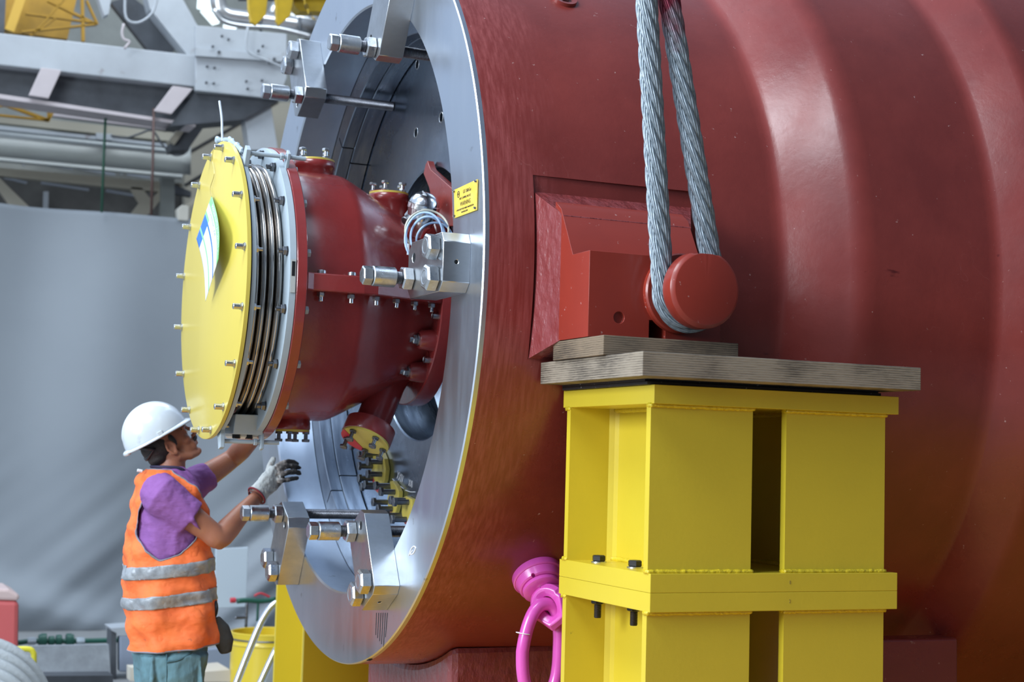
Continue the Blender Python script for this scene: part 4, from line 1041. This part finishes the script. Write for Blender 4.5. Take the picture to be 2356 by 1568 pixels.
# binding along armholes and hem
bnd = []
seen = set()
for e_ in [e_ for e_ in bm.edges if e_.is_boundary]:
    if e_ in seen: continue
    loop = []; v = e_.verts[0]; ce = e_
    while ce and ce not in seen:
        seen.add(ce); loop.append(v.co.copy()); v = ce.other_vert(v)
        nx_ = [x_ for x_ in v.link_edges if x_.is_boundary and x_ not in seen]; ce = nx_[0] if nx_ else None
    if len(loop) > 30: bnd.append(loop)
vest = crumple(obj('vest', bm, orange, wk, angle=180, solid=.004), .014, .06)
for lp in bnd:
    bm = NB(); tube(bm, lp[::2], .0042, 6, closed=True); crumple(obj('binding', bm, trimm, vest, angle=180, origin=wl(vest)), .010, .06)
for (b0, b1), (f0, f1) in (((1302, 1331), (1277, 1309)), ((1371, 1399), (1344, 1374))):
    bm = NB(); G = []
    for i in range(9):
        row = []
        for k in range(nt+1):
            th = 2*PI*k/nt; xb, xf, w_ = interp(TAB, (b0+f1)/2); u = (math.cos(th)+1)/2
            py = lerp(lerp(b0, f0, u), lerp(b1, f1, u), i/8)
            il = (py-1080)/402
            q = torso(th, py, .0105, 1.4); lo = max(0, (il-.45))*.030
            q += Vector((math.cos(th), math.sin(th), 0))*lo*math.sin(th*7+il*nl*.02)*.6
            row.append(bm.verts.new(q))
        G.append(row)
    for i in range(8):
        for k in range(nt): bm.faces.new((G[i][k], G[i][k+1], G[i+1][k+1], G[i+1][k]))
    crumple(obj('reflective_band', bm, reflect, vest, angle=180, solid=.002, origin=wl(vest)), .014, .06)
bm = NB(); tube(bm, [Y(316, 1081, .80), Y(327, 1083, .80)], .007, 10); obj('lace_end', bm, white, wk)
bm = NB(); tube(bm, smooth_path([Y(478, 1250, .80), Y(486, 1310, .79), Y(489, 1370, .80), Y(486, 1400, .80)], 5), .004, 8); obj('cord', bm, mat('pink_cord', (.45, .20, .35), .6), wk, angle=180)
bm = NB(); ball(bm, Y(492, 1400, .79), (.02, .02, .045), n=14); obj('pouch_clip', bm, black, wk, angle=180)
# spare glove hanging from the back pocket side
bm = NB(); gg = [Y(496, 1420, .80), Y(508, 1445, .79), Y(516, 1475, .79), Y(520, 1502, .79)]
tube(bm, gg, [(.018, .03), (.040, .03), (.045, .03), (.026, .02)], 20, up=(1, 0, 0)); tube(bm, [Y(498, 1432, .80), Y(492, 1460, .80), Y(484, 1478, .80)], [.02, .02, .01], 12)
obj('spare_glove', bm, mat('dark_grey_glove', (.045, .05, .05), .85, bump=.006, bscale=30), wk, angle=180, vox=.006)
# ---- glove on the near hand
gm = bpy.data.materials.new('worn_leather_glove'); gm.use_nodes = True; n = gm.node_tree; b = n.nodes['Principled BSDF']; b.inputs['Roughness'].default_value = .75
ge = n.nodes.new('ShaderNodeNewGeometry'); sx4 = n.nodes.new('ShaderNodeSeparateXYZ'); n.links.new(ge.outputs['Position'], sx4.inputs[0])
no = n.nodes.new('ShaderNodeTexNoise'); no.inputs['Scale'].default_value = 38; no.inputs['Detail'].default_value = 5; n.links.new(ge.outputs['Position'], no.inputs['Vector'])
xk = Y(641, 1085, .87).x
m1 = n.nodes.new('ShaderNodeMath'); m1.operation = 'MULTIPLY_ADD'; m1.inputs[1].default_value = 13; m1.inputs[2].default_value = -13*xk+.12; n.links.new(sx4.outputs['X'], m1.inputs[0])
m2 = n.nodes.new('ShaderNodeMath'); m2.operation = 'MULTIPLY_ADD'; m2.inputs[1].default_value = 2.6; n.links.new(no.outputs['Fac'], m2.inputs[0]); n.links.new(m1.outputs[0], m2.inputs[2])
cr3 = n.nodes.new('ShaderNodeValToRGB'); el = cr3.color_ramp.elements; el[0].color = (.52, .55, .54, 1); el[0].position = .50; el[1].color = (.035, .033, .032, 1); el[1].position = 1
dv = n.nodes.new('ShaderNodeMath'); dv.operation = 'MULTIPLY'; dv.inputs[1].default_value = .5; n.links.new(m2.outputs[0], dv.inputs[0])
k_ = el.new(.70); k_.color = (.30, .27, .25, 1)
n.links.new(dv.outputs[0], cr3.inputs[0]); n.links.new(cr3.outputs[0], b.inputs['Base Color'])
bu = n.nodes.new('ShaderNodeBump'); bu.inputs['Distance'].default_value = .004; n.links.new(no.outputs['Fac'], bu.inputs['Height']); n.links.new(bu.outputs[0], b.inputs['Normal'])
bm = NB()
W0 = Y(592, 1138, .835); W1 = Y(606, 1122, .85); K = Y(634, 1094, .875)
tube(bm, [W0, W1, W1.lerp(K, .5), K, Y(648, 1086, .885)], [(.047, .040), (.048, .036), (.055, .032), (.053, .026), (.040, .020)], 28, up=(0, 0, 1))
FG = [((636, 1074), (652, 1063), (670, 1062), (684, 1066), .0118), ((640, 1082), (656, 1073), (674, 1072), (689, 1076), .0120),
      ((642, 1093), (660, 1087), (678, 1085), (691, 1089), .0118), ((640, 1105), (655, 1104), (671, 1101), (684, 1099), .0108)]
for i, (a, b1_, c1, d1, r_) in enumerate(FG):
    yo = .872-.012*i
    tube(bm, smooth_path([Y(*a, yo), Y(*b1_, yo+.005), Y(*c1, yo+.018), Y(*d1, yo+.032)], 4), [r_*1.15]*3+[r_]*8+[r_*.9, r_*.7], 16)
    ball(bm, Y(*d1, yo+.032), r_*.72, n=10)
tube(bm, smooth_path([Y(618, 1088, .88), Y(621, 1072, .89), Y(627, 1060, .895), Y(629, 1053, .895)], 4), [.017]*4+[.015]*6+[.0135]*2+[.011], 16); ball(bm, Y(629, 1054, .895), .011, n=10)
gl = crumple(obj('work_glove', bm, gm, wk, angle=180, vox=.0032), .008, .02)
bm = NB(); cdir = (W1-W0).normalized(); Mc = AX(W0-cdir*.004, cdir); tube(bm, [Mc @ Vector((0, .043*math.cos(2*PI*k/32), .049*math.sin(2*PI*k/32))) for k in range(32)], .0045, 8, closed=True)
obj('cuff_hem', bm, mat('dark_red_hem', (.20, .02, .03), .8), gl, angle=180)
bm = NB()
Mc = AX(W0-cdir*.016, cdir); tube(bm, [Mc @ Vector((0, .036*math.cos(2*PI*k/24), .040*math.sin(2*PI*k/24))) for k in range(24)], .0028, 8, closed=True); obj('bracelet', bm, mat('brown_cord', (.14, .04, .03), .7), wk, angle=180)
# ================================================================== hall and background
FZ = -2.30
flo = mat('hall_floor_concrete', (.30, .31, .31), .5, var=.5, vscale=1.5, vcol=(.22, .23, .24))
bm = NB(); box(bm, -.9, 7, -5.2, 1.3, FZ, FZ+.006); o = obj('trim_bounce_floor', bm, mat('orange_bounce_paint', (.75, .38, .03), .4, var=.4, vscale=2, vcol=(.62, .30, .03)), smooth=False); o['kind'] = 'structure'  # unseen orange patch, added to throw warm light up onto the casing underside
bm = NB(); box(bm, -14, 12, -12, 13, FZ-.2, FZ); o = obj('floor', bm, flo, smooth=False); o['kind'] = 'structure'
wallm = mat('grey_hall_cladding', (.30, .31, .29), .7, var=.4, vscale=1.5)
bm = NB(); box(bm, -1.6, 12, 12.6, 12.8, FZ, 9); o = obj('wall_back', bm, wallm, smooth=False); o['kind'] = 'structure'
dark = mat('recess_shade_paint', (.05, .05, .048), .8, var=.5, vscale=3)  # near-black colour holding the shade above the tarpaulin
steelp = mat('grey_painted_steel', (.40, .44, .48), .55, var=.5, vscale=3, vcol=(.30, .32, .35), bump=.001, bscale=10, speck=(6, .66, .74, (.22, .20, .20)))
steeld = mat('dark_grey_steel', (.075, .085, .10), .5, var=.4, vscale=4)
pinkish = mat('primer_grey_steel', (.48, .44, .46), .6, var=.4, vscale=6, vcol=(.38, .34, .36))
pale = mat('pale_duct_sheet', (.50, .53, .52), .5, var=.5, vscale=2, vcol=(.38, .40, .38))
beige = mat('beige_cladding', (.36, .34, .28), .7)
crane = mat('crane_yellow_ochre', (.40, .22, .015), .5, var=.4, vscale=3)
hooky = mat('hook_yellow', (.62, .42, .03), .4, var=.5, vscale=8, vcol=(.35, .24, .03))
silver = mat('silver_insulation_foil', (.66, .68, .70), .28, .8, bump=.004, bscale=9)
glass = bpy.data.materials.new('bright_skylight_pane'); glass.use_nodes = True; gb = glass.node_tree.nodes['Principled BSDF']
gb.inputs['Base Color'].default_value = (.7, .85, .9, 1); gb.inputs['Emission Color'].default_value = (.85, .97, 1, 1); gb.inputs['Emission Strength'].default_value = 1.3
glass2 = bpy.data.materials.new('dim_window_pane'); glass2.use_nodes = True; gb = glass2.node_tree.nodes['Principled BSDF']
gb.inputs['Base Color'].default_value = (.5, .6, .6, 1); gb.inputs['Emission Color'].default_value = (.8, .9, .88, 1); gb.inputs['Emission Strength'].default_value = .42
tarp = mat('grey_tarpaulin', (.25, .285, .32), .6, var=.35, vscale=1.2, vcol=(.21, .24, .275))

def bgp(name, pts, y, th, m, parent=None, bev=0, **k):
    bm = NB(); prism(bm, [Y(px, py, y) for px, py in pts], (0, th, 0)); return obj(name, bm, m, parent, smooth=False, bevel=bev)
def bar(name, a, b, wpx, y, m, parent=None, th=.12):
    (x0, y0), (x1, y1) = a, b; L = math.hypot(x1-x0, y1-y0); nx, ny = -(y1-y0)/L*wpx/2, (x1-x0)/L*wpx/2
    return bgp(name, [(x0+nx, y0+ny), (x1+nx, y1+ny), (x1-nx, y1-ny), (x0-nx, y0-ny)], y, th, m, parent)
def pipe(name, pts, wpx, y, m, parent=None, sm=4):
    P_ = [Y(px, py, y) for px, py in pts]; sc = (P_[0]-CAM).dot(_f)/FPX
    bm = NB(); tube(bm, smooth_path(P_, sm) if len(P_) > 2 else P_, wpx/2*sc, 12); return obj(name, bm, m, parent, angle=180)

# tarpaulin curtain with folds
bm = NB(); G = []; nx, nz = 150, 90
for i in range(nx+1):
    px = -160+i*6.4; row = []
    for j in range(nz+1):
        v = j/nz; top = 467+.086*px; bot = 1462+.03*max(px, 0)
        py = lerp(top, bot, v)
        q = Y(px, py, 8.4)
        fold = (max(0, v-.45)/.55)**1.3*(.45+.55*min(1, max(0, (px-380)/120)))*(.7+.5*math.sin(px*.017+v*5))
        ph = px*.025-(1-v)*5.5
        dg = (px*.55+py*.83)*.012; amp = fold*(.09*math.sin(dg*1.7)+.035*math.sin(dg*4.3+1)+.02*math.sin(dg*9+px*.01))*(1+1.2*max(0, (px-480)/200))
        sag = .16*math.exp(-((v-.93-.00025*(px-80))/.045)**2)
        q.y += amp - sag + .03*math.sin(px*.02)+.05*math.sin(px*.012+v*4)
        row.append(bm.verts.new(q))
    G.append(row)
for i in range(nx):
    for j in range(nz): bm.faces.new((G[i][j], G[i+1][j], G[i+1][j+1], G[i][j+1]))
cu = obj('tarpaulin_curtain', bm, tarp, angle=180, solid=.01); tag(cu, 'large grey tarpaulin curtain hanging behind the worker, crumpled at its foot', 'curtain')
# dark panel stands in for the shaded space behind and above the tarpaulin
o = bgp('wall_recess_shade', [(-150, 380), (470, 440), (470, 560), (-150, 560)], 11.6, .2, dark); o.name = 'wall_recess_shade'; o['kind'] = 'structure'
o = bgp('wall_upper_left', [(-150, -60), (700, -60), (700, 300), (-150, 300)], 12.3, .1, mat('pale_hall_cladding', (.27, .29, .28), .7, var=.4, vscale=1)); o['kind'] = 'structure'
o = bgp('wall_beige_panel', [(425, 235), (680, 235), (680, 520), (425, 520)], 11.4, .15, beige); o['kind'] = 'structure'
for a, b in (((430, 352), (640, 232)), ((425, 425), (560, 345))): bar('trim_panel_joint', a, b, 5, 11.38, seam, None, .02)['kind'] = 'structure'

# main lattice girder
gi = thing('crane_girder', Y(220, 200, 8), 'pale grey overhead steel girder with a dark channel below it', 'girder')
bgp('upper_chord', [(-120, 62), (450, 127), (450, 200), (-120, 136)], 8, .25, steelp, gi, .01)
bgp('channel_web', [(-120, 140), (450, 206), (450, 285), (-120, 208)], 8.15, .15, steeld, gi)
bgp('lower_flange', [(-120, 198), (450, 284), (450, 291), (-120, 209)], 8.0, .3, pinkish, gi)
bgp('batten_plate', [(95, 155), (142, 161), (112, 226), (66, 219)], 7.93, .05, pinkish, gi, .005)
bgp('batten_plate', [(398, 197), (444, 204), (395, 262), (354, 255)], 7.93, .05, pinkish, gi, .005)
gp = bgp('gusset_plate', [(450, 58), (660, 78), (660, 180), (640, 228), (450, 208)], 7.9, .06, steelp, gi, .006)
bgp('gusset_flange', [(450, 110), (660, 128), (660, 142), (450, 128)], 7.86, .05, steelp, gi)
for px, py in ((510, 84), (525, 92), (489, 108), (503, 120), (476, 154), (493, 157), (474, 191), (491, 193), (604, 107), (594, 118), (630, 136), (619, 145), (566, 188), (602, 186), (569, 205)):
    q = Y(px, py, 7.86); bm = NB(); hexa(bm, .014, 0, .025, AX(q, (0, -1, 0))); obj('gusset_bolt', bm, steeld, gi)
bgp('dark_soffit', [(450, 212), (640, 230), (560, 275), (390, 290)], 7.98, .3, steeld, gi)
bgp('diagonal_brace', [(330, -40), (400, -40), (455, 60), (450, 128), (430, 125), (345, 20)], 8.15, .2, steelp, gi)
bgp('diagonal_brace', [(255, 5), (300, -10), (432, 88), (386, 128), (345, 120)], 8.35, .1, steeld, gi)
bgp('diagonal_brace', [(215, -40), (262, -40), (250, 32), (240, 36)], 8.0, .12, steelp, gi)
bgp('post', [(558, 225), (622, 232), (640, 345), (575, 345)], 8.05, .2, steelp, gi, .005)
bgp('knee_brace', [(430, 275), (490, 262), (432, 345), (395, 345), (392, 330)], 8.5, .25, steeld, gi)
bgp('knee_flange', [(425, 278), (440, 280), (402, 332), (390, 322)], 8.45, .2, beige, gi)
pipe('conduit', [(288, -20), (290, 40), (318, 52), (350, 30), (363, -10)], 6, 7.9, steelp, gi)
pipe('shackle_hanger', [(285, 55), (281, 75), (285, 90), (298, 96), (286, 112)], 6, 7.85, pinkish, gi)
pipe('conduit', [(570, 62), (566, 105), (580, 125), (622, 142), (652, 156)], 5, 7.8, steelp, gi)

# crane bridge, yellow trusses
cb_ = thing('crane_truss', Y(90, 40, 9), 'ochre yellow crane lattice in the upper left corner above the grey girder', 'crane')
bgp('box_girder', [(-100, -40), (185, -40), (155, 90), (60, 78), (-100, 70)], 9.3, .3, crane, cb_)
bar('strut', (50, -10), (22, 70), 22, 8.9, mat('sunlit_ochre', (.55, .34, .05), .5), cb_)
bar('strut', (6, -10), (2, 75), 16, 8.9, steeld, cb_)
for a, b, w_ in (((50, 72), (222, 55), 4), ((60, 30), (222, 52), 4), ((110, 0), (222, 55), 5), ((190, -5), (192, 95), 7), ((150, -5), (75, 80), 4), ((70, 82), (130, 40), 3), ((225, 55), (200, 0), 4)):
    bar('lattice_bar', a, b, w_, 8.8, crane, cb_, .05)
ct = thing('crane_truss', Y(60, 250, 9), 'small yellow lattice boom end hanging below the grey girder at far left', 'crane')
for a, b, w_ in (((-20, 228), (112, 276), 7), ((-20, 262), (112, 276), 4), ((112, 278), (114, 228), 6), ((112, 276), (136, 232), 6), ((-20, 245), (80, 232), 5), ((0, 215), (90, 240), 8)):
    bar('lattice_bar', a, b, w_, 9, crane, ct, .05)
bgp('boom_back_plate', [(-30, 215), (95, 228), (80, 250), (-30, 240)], 9.1, .05, crane, ct)  # plain ochre plate behind the lattice bars
# yellow hook block and chain
hb = thing('hook_block', Y(600, 20, 6), 'yellow lifting clamp plates and beam at the top edge beside the ring', 'lifting gear')
bgp('clamp_plate', [(570, -30), (585, -30), (617, -10), (612, 34), (590, 57), (578, 50), (572, 20)], 6.0, .05, hooky, hb, .004)
bgp('clamp_plate', [(634, -30), (650, -30), (675, 0), (668, 36), (643, 58), (636, 48)], 6.0, .05, hooky, hb, .004)
bgp('yoke', [(560, -60), (760, -60), (760, -12), (560, -12)], 6.1, .2, steeld, hb)
bgp('lifting_beam', [(676, -60), (765, -60), (765, 26), (690, 26), (676, 10)], 6.2, .15, hooky, hb)
chn = thing('lifting_chain', Y(715, 20, 5.9), 'short yellow and black chain hanging from the yellow lifting beam', 'chain')
cp = [(697, -5), (701, 5), (705, 15), (709, 26), (714, 36), (721, 42), (728, 46)]
for k, (px, py) in enumerate(cp):
    q = Y(px, py, 5.95); d_ = Vector((.35, 0, -1)).normalized() if k < 5 else Vector((.8, 0, -.5)).normalized()
    mm = AX(q, d_, up=(0, 1, 0) if k % 2 else (1, 0, .3)); bm = NB()
    tube(bm, [mm @ Vector((.019*math.cos(2*PI*i/20), 0, .011*math.sin(2*PI*i/20))) for i in range(20)], .0035, 7, closed=True); obj('chain_link', bm, hooky if k % 2 else black, chn)
# silver pipes
p1_ = pipe('insulated_pipe', [(500, -20), (504, 15), (520, 34), (560, 42), (720, 62)], 38, 9.5, silver); tag(p1_, 'thick silver insulated pipe with an elbow behind the yellow lifting clamps', 'pipe')
p2_ = pipe('service_pipe', [(492, 20), (512, 48), (560, 60), (640, 66), (730, 88)], 12, 9.35, silver); tag(p2_, 'thin silver pipe running below the thick insulated pipe', 'pipe')
pipe('pipe_hanger', [(600, 30), (600, 72)], 7, 9.4, steeld, p2_); pipe('pipe_hanger', [(690, 40), (690, 84)], 7, 9.4, steeld, p2_)
p3_ = pipe('insulated_pipe', [(620, 20), (660, 40), (740, 60)], 40, 10, silver); tag(p3_, 'dull silver pipe crossing farther back toward the ring edge', 'pipe')
for i, pp in enumerate(([(458, -20), (490, -20), (488, 22), (455, 18)], [(462, 24), (495, 28), (505, 52), (490, 56)], [(515, 56), (548, 60), (540, 70), (518, 66)], [(392, 50), (412, 60), (420, 80), (400, 94), (388, 80)])):
    o = bgp('window_%d' % (i+1), pp, 12.0, .05, glass); o['kind'] = 'structure'
o = bgp('window_5', [(120, 232), (352, 262), (352, 288), (120, 252)], 12.0, .05, glass2); o['kind'] = 'structure'
o = bgp('window_6', [(380, 262), (420, 280), (418, 300), (378, 290)], 12.0, .05, glass2); o['kind'] = 'structure'
o = bgp('trim_window_bar', [(118, 256), (400, 292), (400, 300), (118, 266)], 11.9, .1, pinkish); o['kind'] = 'structure'
# long pale duct
du = thing('crane_rail_beam', Y(200, 340, 10), 'long pale curved sheet beam above the tarpaulin with a grey rail along it', 'beam')
bm = NB(); prof = [(0, 296), (0, 300), (0, 318), (0, 345), (0, 362)]
G = []
for i in range(25):
    px = -120+i*23.3; row = []
    for j, (yo, dp) in enumerate(((0, .35), (10, .12), (26, .0), (46, .05), (62, .22), (66, .3))):
        row.append(bm.verts.new(Y(px, 295+.095*px+yo, 10+dp)))
    row.append(bm.verts.new(Y(px, 295+.095*px+66, 10.6))); row.append(bm.verts.new(Y(px, 295+.095*px, 10.6)))
    G.append(row)
for A_, B_ in zip(G, G[1:]):
    for j in range(8): bm.faces.new((A_[j], A_[(j+1) % 8], B_[(j+1) % 8], B_[j]))
bm.faces.new(G[0]); bm.faces.new(G[-1][::-1])
obj('curved_sheet', bm, pale, du, angle=180)
bgp('rail', [(-120, 276), (400, 332), (400, 339), (-120, 285)], 9.95, .1, steelp, du)
bgp('upper_panel', [(-120, 250), (400, 305), (400, 325), (-120, 270)], 10.4, .1, beige, du)
bgp('bottom_lip', [(-120, 350), (420, 401), (420, 407), (-120, 357)], 9.95, .12, pale, du)
bgp('junction_box', [(222, 305), (258, 308), (258, 322), (222, 319)], 9.85, .06, steelp, du)
pipe('slack_cable', [(255, 312), (290, 317), (320, 308), (350, 300), (372, 330), (392, 352), (412, 357), (432, 345), (440, 310)], 5, 9.8, steeld, du)
# truss under it
tu = thing('roof_truss', Y(200, 430, 10.8), 'beige steel truss and dark louvres seen just over the tarpaulin edge', 'truss')
bgp('chord', [(-120, 375), (420, 422), (420, 446), (-120, 392)], 10.6, .1, beige, tu)
bgp('lattice_bar', [(-30, 395), (0, 410), (70, 478), (25, 475)], 10.6, .1, beige, tu)
bgp('lattice_bar', [(300, 430), (325, 430), (345, 455), (355, 452), (375, 430), (392, 432), (345, 490), (318, 505), (295, 500), (322, 465)], 10.6, .1, beige, tu)
bgp('column', [(372, 405), (402, 405), (402, 510), (370, 510)], 10.5, .15, mat('grey_green_post', (.22, .24, .23), .6), tu)
bgp('column', [(402, 425), (440, 440), (440, 452), (402, 445)], 10.5, .1, steeld, tu)
for a, b in (((10, 408), (62, 420)), ((95, 420), (205, 436)), ((245, 438), (315, 450)), ((70, 374), (168, 388)), ((175, 386), (265, 401)), ((292, 400), (345, 408))):
    bar('louvre_light', a, b, 5, 11.0, mat('grey_blue_louvre', (.30, .33, .38), .4), tu, .03)
bgp('strut', [(101, 440), (112, 440), (111, 480), (100, 480)], 10.9, .05, steelp, tu)
for px in (55, 280):
    bgp('chevron_mark', [(px-12, 368+(px-55)*.09), (px-5, 368+(px-55)*.09), (px, 374+(px-55)*.09), (px+5, 369+(px-55)*.09), (px+12, 370+(px-55)*.09), (px, 382+(px-55)*.09)], 11.0, .03, steelp, tu)
bm = NB(); tube(bm, [Y(245, 225, 8.2), Y(240, 330, 8.2), Y(234, 488, 8.2)], .012, 8); o = obj('hanging_cable', bm, mat('green_cable', (.012, .075, .045), .5), angle=180); tag(o, 'thin dark green cable hanging straight down above the tarpaulin', 'cable')
bm = NB(); tube(bm, [Y(354, 250, 7.95), Y(351, 400, 7.95), Y(348, 495, 7.95)], .012, 8); o = obj('hanging_cable', bm, mat('rusty_cable', (.07, .035, .03), .6), angle=180); tag(o, 'rusty brown rope hanging from the second batten plate of the girder', 'cable')
la = thing('flood_lamp', Y(420, 490, 8.4), 'small off-white lamp housing on a bracket behind the yellow cover plate', 'lamp')
bgp('lamp_head', [(408, 480), (420, 470), (436, 474), (434, 508), (410, 506)], 8.35, .12, mat('cream_plastic', (.55, .54, .48), .5), la, .01)
bar('bracket_arm', (428, 476), (450, 458), 10, 8.4, beige, la)

# lower background clutter
wp = bgp('white_board', [(497, 1262), (571, 1258), (566, 1395), (492, 1398)], 5.2, .03, mat('pale_blue_board', (.52, .62, .70), .5), bev=.003); tag(wp, 'plain pale blue-white board standing in front of the tarpaulin, right of the vest', 'board')
ga = mat('green_valve_paint', (.01, .085, .06), .45)
vs = thing('valve_manifold', Y(590, 1440, 5), 'dark green pipe valve with small red handwheel above the yellow drum', 'valve')
pipe('pipe_run', [(545, 1382), (570, 1380), (600, 1382), (635, 1378)], 12, 5.0, ga, vs); pipe('pipe_drop', [(568, 1384), (567, 1410), (566, 1442)], 7, 5.0, darkst, vs); pipe('pipe_drop', [(594, 1384), (593, 1405), (592, 1428)], 6, 5.0, ga, vs)
pipe('pipe_run', [(540, 1420), (555, 1420), (570, 1419)], 7, 5.0, darkst, vs)
bm = NB(); cyl(bm, .02, -.02, .02, AX(Y(536, 1380, 5.0), (1, 0, 0)), 16, .004); obj('handwheel', bm, mat('red_handwheel', (.5, .04, .06), .5), vs)
bm = NB(); tube(bm, smooth_path([Y(585, 1370, 5), Y(600, 1364, 5), Y(620, 1372, 5)], 4), .008, 8); obj('red_lever', bm, MATS['red_handwheel'], vs)
q = Y(600, 1480, 4.6); sc = (q-CAM).dot(_f)/FPX
dr = thing('steel_drum', (Y(615, 1500, 4.6).x, 4.6, FZ), 'open yellow steel drum behind the ladder', 'drum')
zt = Y(600, 1452, 4.6).z; rD = 84*sc; cxD = Y(616, 1480, 4.6).x
bm = NB(); lathe(bm, [(0, 0), (0, rD), (.3, rD), (.31, rD+.008), (.33, rD), (zt-FZ-.03, rD), (zt-FZ, rD+.008), (zt-FZ+.004, rD), (zt-FZ, rD-.008), (.05, rD-.008), (.05, 0)], 64, AX((cxD, 4.6, FZ), (0, 0, 1)))
dro = obj('drum_shell', bm, mat('drum_yellow', (.70, .52, .03), .35, coat=.3), dr)
bm = NB(); tube(bm, [Vector((cxD+(rD+.002)*math.cos(2*PI*k/48), 4.6+(rD+.002)*math.sin(2*PI*k/48), zt-.045)) for k in range(48)], .006, 8, closed=True); obj('drum_hoop', bm, darkst, dr)
la2 = thing('ladder', Y(600, 1560, 3), 'aluminium step ladder with curved handrails beside the yellow stand', 'ladder')
alu = mat('aluminium_tube', (.75, .78, .82), .25, .9)
for off in (0,):
    bm = NB(); tube(bm, smooth_path([Y(648, 1383, 2.6), Y(628, 1392, 2.6), Y(610, 1415, 2.6), Y(590, 1455, 2.6), Y(545, 1568, 2.6), Y(500, 1690, 2.6)], 8), .021, 14); obj('handrail', bm, alu, la2, angle=180)
    bm = NB(); tube(bm, smooth_path([Y(665, 1455, 2.6), Y(640, 1485, 2.6), Y(600, 1568, 2.6), Y(550, 1680, 2.6)], 8), .020, 14); obj('handrail', bm, alu, la2, angle=180)
bgp('side_panel', [(640, 1500), (640, 1640), (575, 1640), (610, 1568)], 2.7, .03, steelp, la2)
# items at the foot of the curtain
fo = bgp('stone_kerb', [(470, 1545), (530, 1540), (530, 1568), (470, 1568)], 4.6, .4, mat('cream_concrete', (.55, .50, .42), .8)); tag(fo, 'cream concrete kerb low behind the worker', 'kerb')
pip = pipe('ground_pipe', [(40, 1478), (80, 1474), (180, 1474), (330, 1470)], 12, 5.6, ga); tag(pip, 'dark green pipe running along the floor behind the worker', 'pipe')
va = thing('pipe_valve', Y(120, 1475, 5.6), 'dark green flanged valve in the floor pipe, left of the worker', 'valve')
for px, r_ in ((95, 16), (100, 18), (118, 12), (135, 15), (158, 18), (163, 16)):
    q = Y(px, 1474, 5.6); bm = NB(); cyl(bm, r_*.0031, -.02, .02, AX(q, (1, 0, 0)), 20, .004); obj('valve_flange', bm, ga, va)
for px in (73, 185):
    q = Y(px, 1474, 5.6); bm = NB(); hexa(bm, .03, -.03, .03, AX(q, (1, 0, 0))); obj('coupling', bm, zinc, va)
fr = thing('machine_frame', Y(280, 1520, 5.2), 'grey steel machine frame with slots behind the worker', 'frame')
bgp('upright', [(256, 1450), (268, 1455), (268, 1600), (254, 1548)], 5.2, .2, steeld, fr)
bgp('front_plate', [(275, 1462), (310, 1462), (310, 1545), (275, 1545)], 5.2, .1, mat('blue_grey_steel', (.26, .31, .40), .5), fr, .01)
bgp('top_plate', [(255, 1445), (345, 1438), (345, 1462), (262, 1462)], 5.2, .3, steelp, fr)
bgp('brace', [(420, 1500), (530, 1490), (530, 1545), (420, 1545)], 5.2, .1, MATS['blue_grey_steel'], fr)
bx = bgp('cream_box', [(300, 1535), (330, 1535), (330, 1566), (300, 1566)], 4.65, .15, mat('cream_box_paint', (.66, .62, .52), .6)); tag(bx, 'small cream box on the floor behind the worker', 'box')
dk = bgp('floor_rail', [(-60, 1556), (260, 1553), (260, 1575), (-60, 1575)], 4.35, .2, steeld); tag(dk, 'dark steel rail on the floor along the curtain foot', 'rail')
pn = bgp('grey_sheet', [(75, 1485), (250, 1482), (255, 1556), (75, 1556)], 4.8, .04, mat('pale_sheet', (.36, .40, .44), .6, var=.4, vscale=5)); tag(pn, 'crumpled pale sheet leaning below the green floor pipe', 'sheet')
can = thing('plastic_container', Y(10, 1480, 5), 'translucent red-filled plastic container at the far left edge', 'container')
bgp('red_body', [(-70, 1378), (44, 1382), (42, 1520), (-70, 1520)], 5, .5, mat('milky_red_plastic', (.62, .13, .13), .45), can, .03)
bgp('clear_top', [(-70, 1352), (20, 1354), (46, 1368), (44, 1382), (-70, 1378)], 5, .5, mat('milky_pink_plastic', (.62, .48, .46), .45), can, .02)
bm = NB(); tube(bm, smooth_path([Y(-60, 1494, 4), Y(0, 1494, 4), Y(62, 1492, 4), Y(76, 1500, 4), Y(78, 1515, 4), Y(77, 1568, 4)], 5), .018, 12); o = obj('guard_rail', bm, mat('lemon_rail_paint', (.75, .68, .05), .4), angle=180); tag(o, 'lemon yellow bent tube guard rail at the lower left corner', 'rail')
hs = thing('hose_reel', Y(0, 1640, 3.4), 'big grey ribbed hose coil rising into the bottom left corner', 'hose')
q = Y(-60, 1690, 3.4); bm = NB()
for k in range(5):
    sc = (q-CAM).dot(_f)/FPX; r_ = (110+k*16)*sc
    tube(bm, [q+Vector((r_*math.cos(2*PI*i/60), .10*k-.2, r_*math.sin(2*PI*i/60)*1.15)) for i in range(60)], .045, 14, closed=True)
    obj('hose_turn', bm, mat('pale_grey_hose', (.42, .46, .48), .5, bump=.004, bscale=50), hs, angle=180)
    if k < 4: bm = NB()
bgp('white_block', [(36, 1525), (75, 1523), (75, 1600), (36, 1600)], 3.7, .2, mat('white_block_paint', (.62, .62, .60), .6)); tag(bpy.data.objects['white_block'], 'small white block just right of the grey hose', 'block')
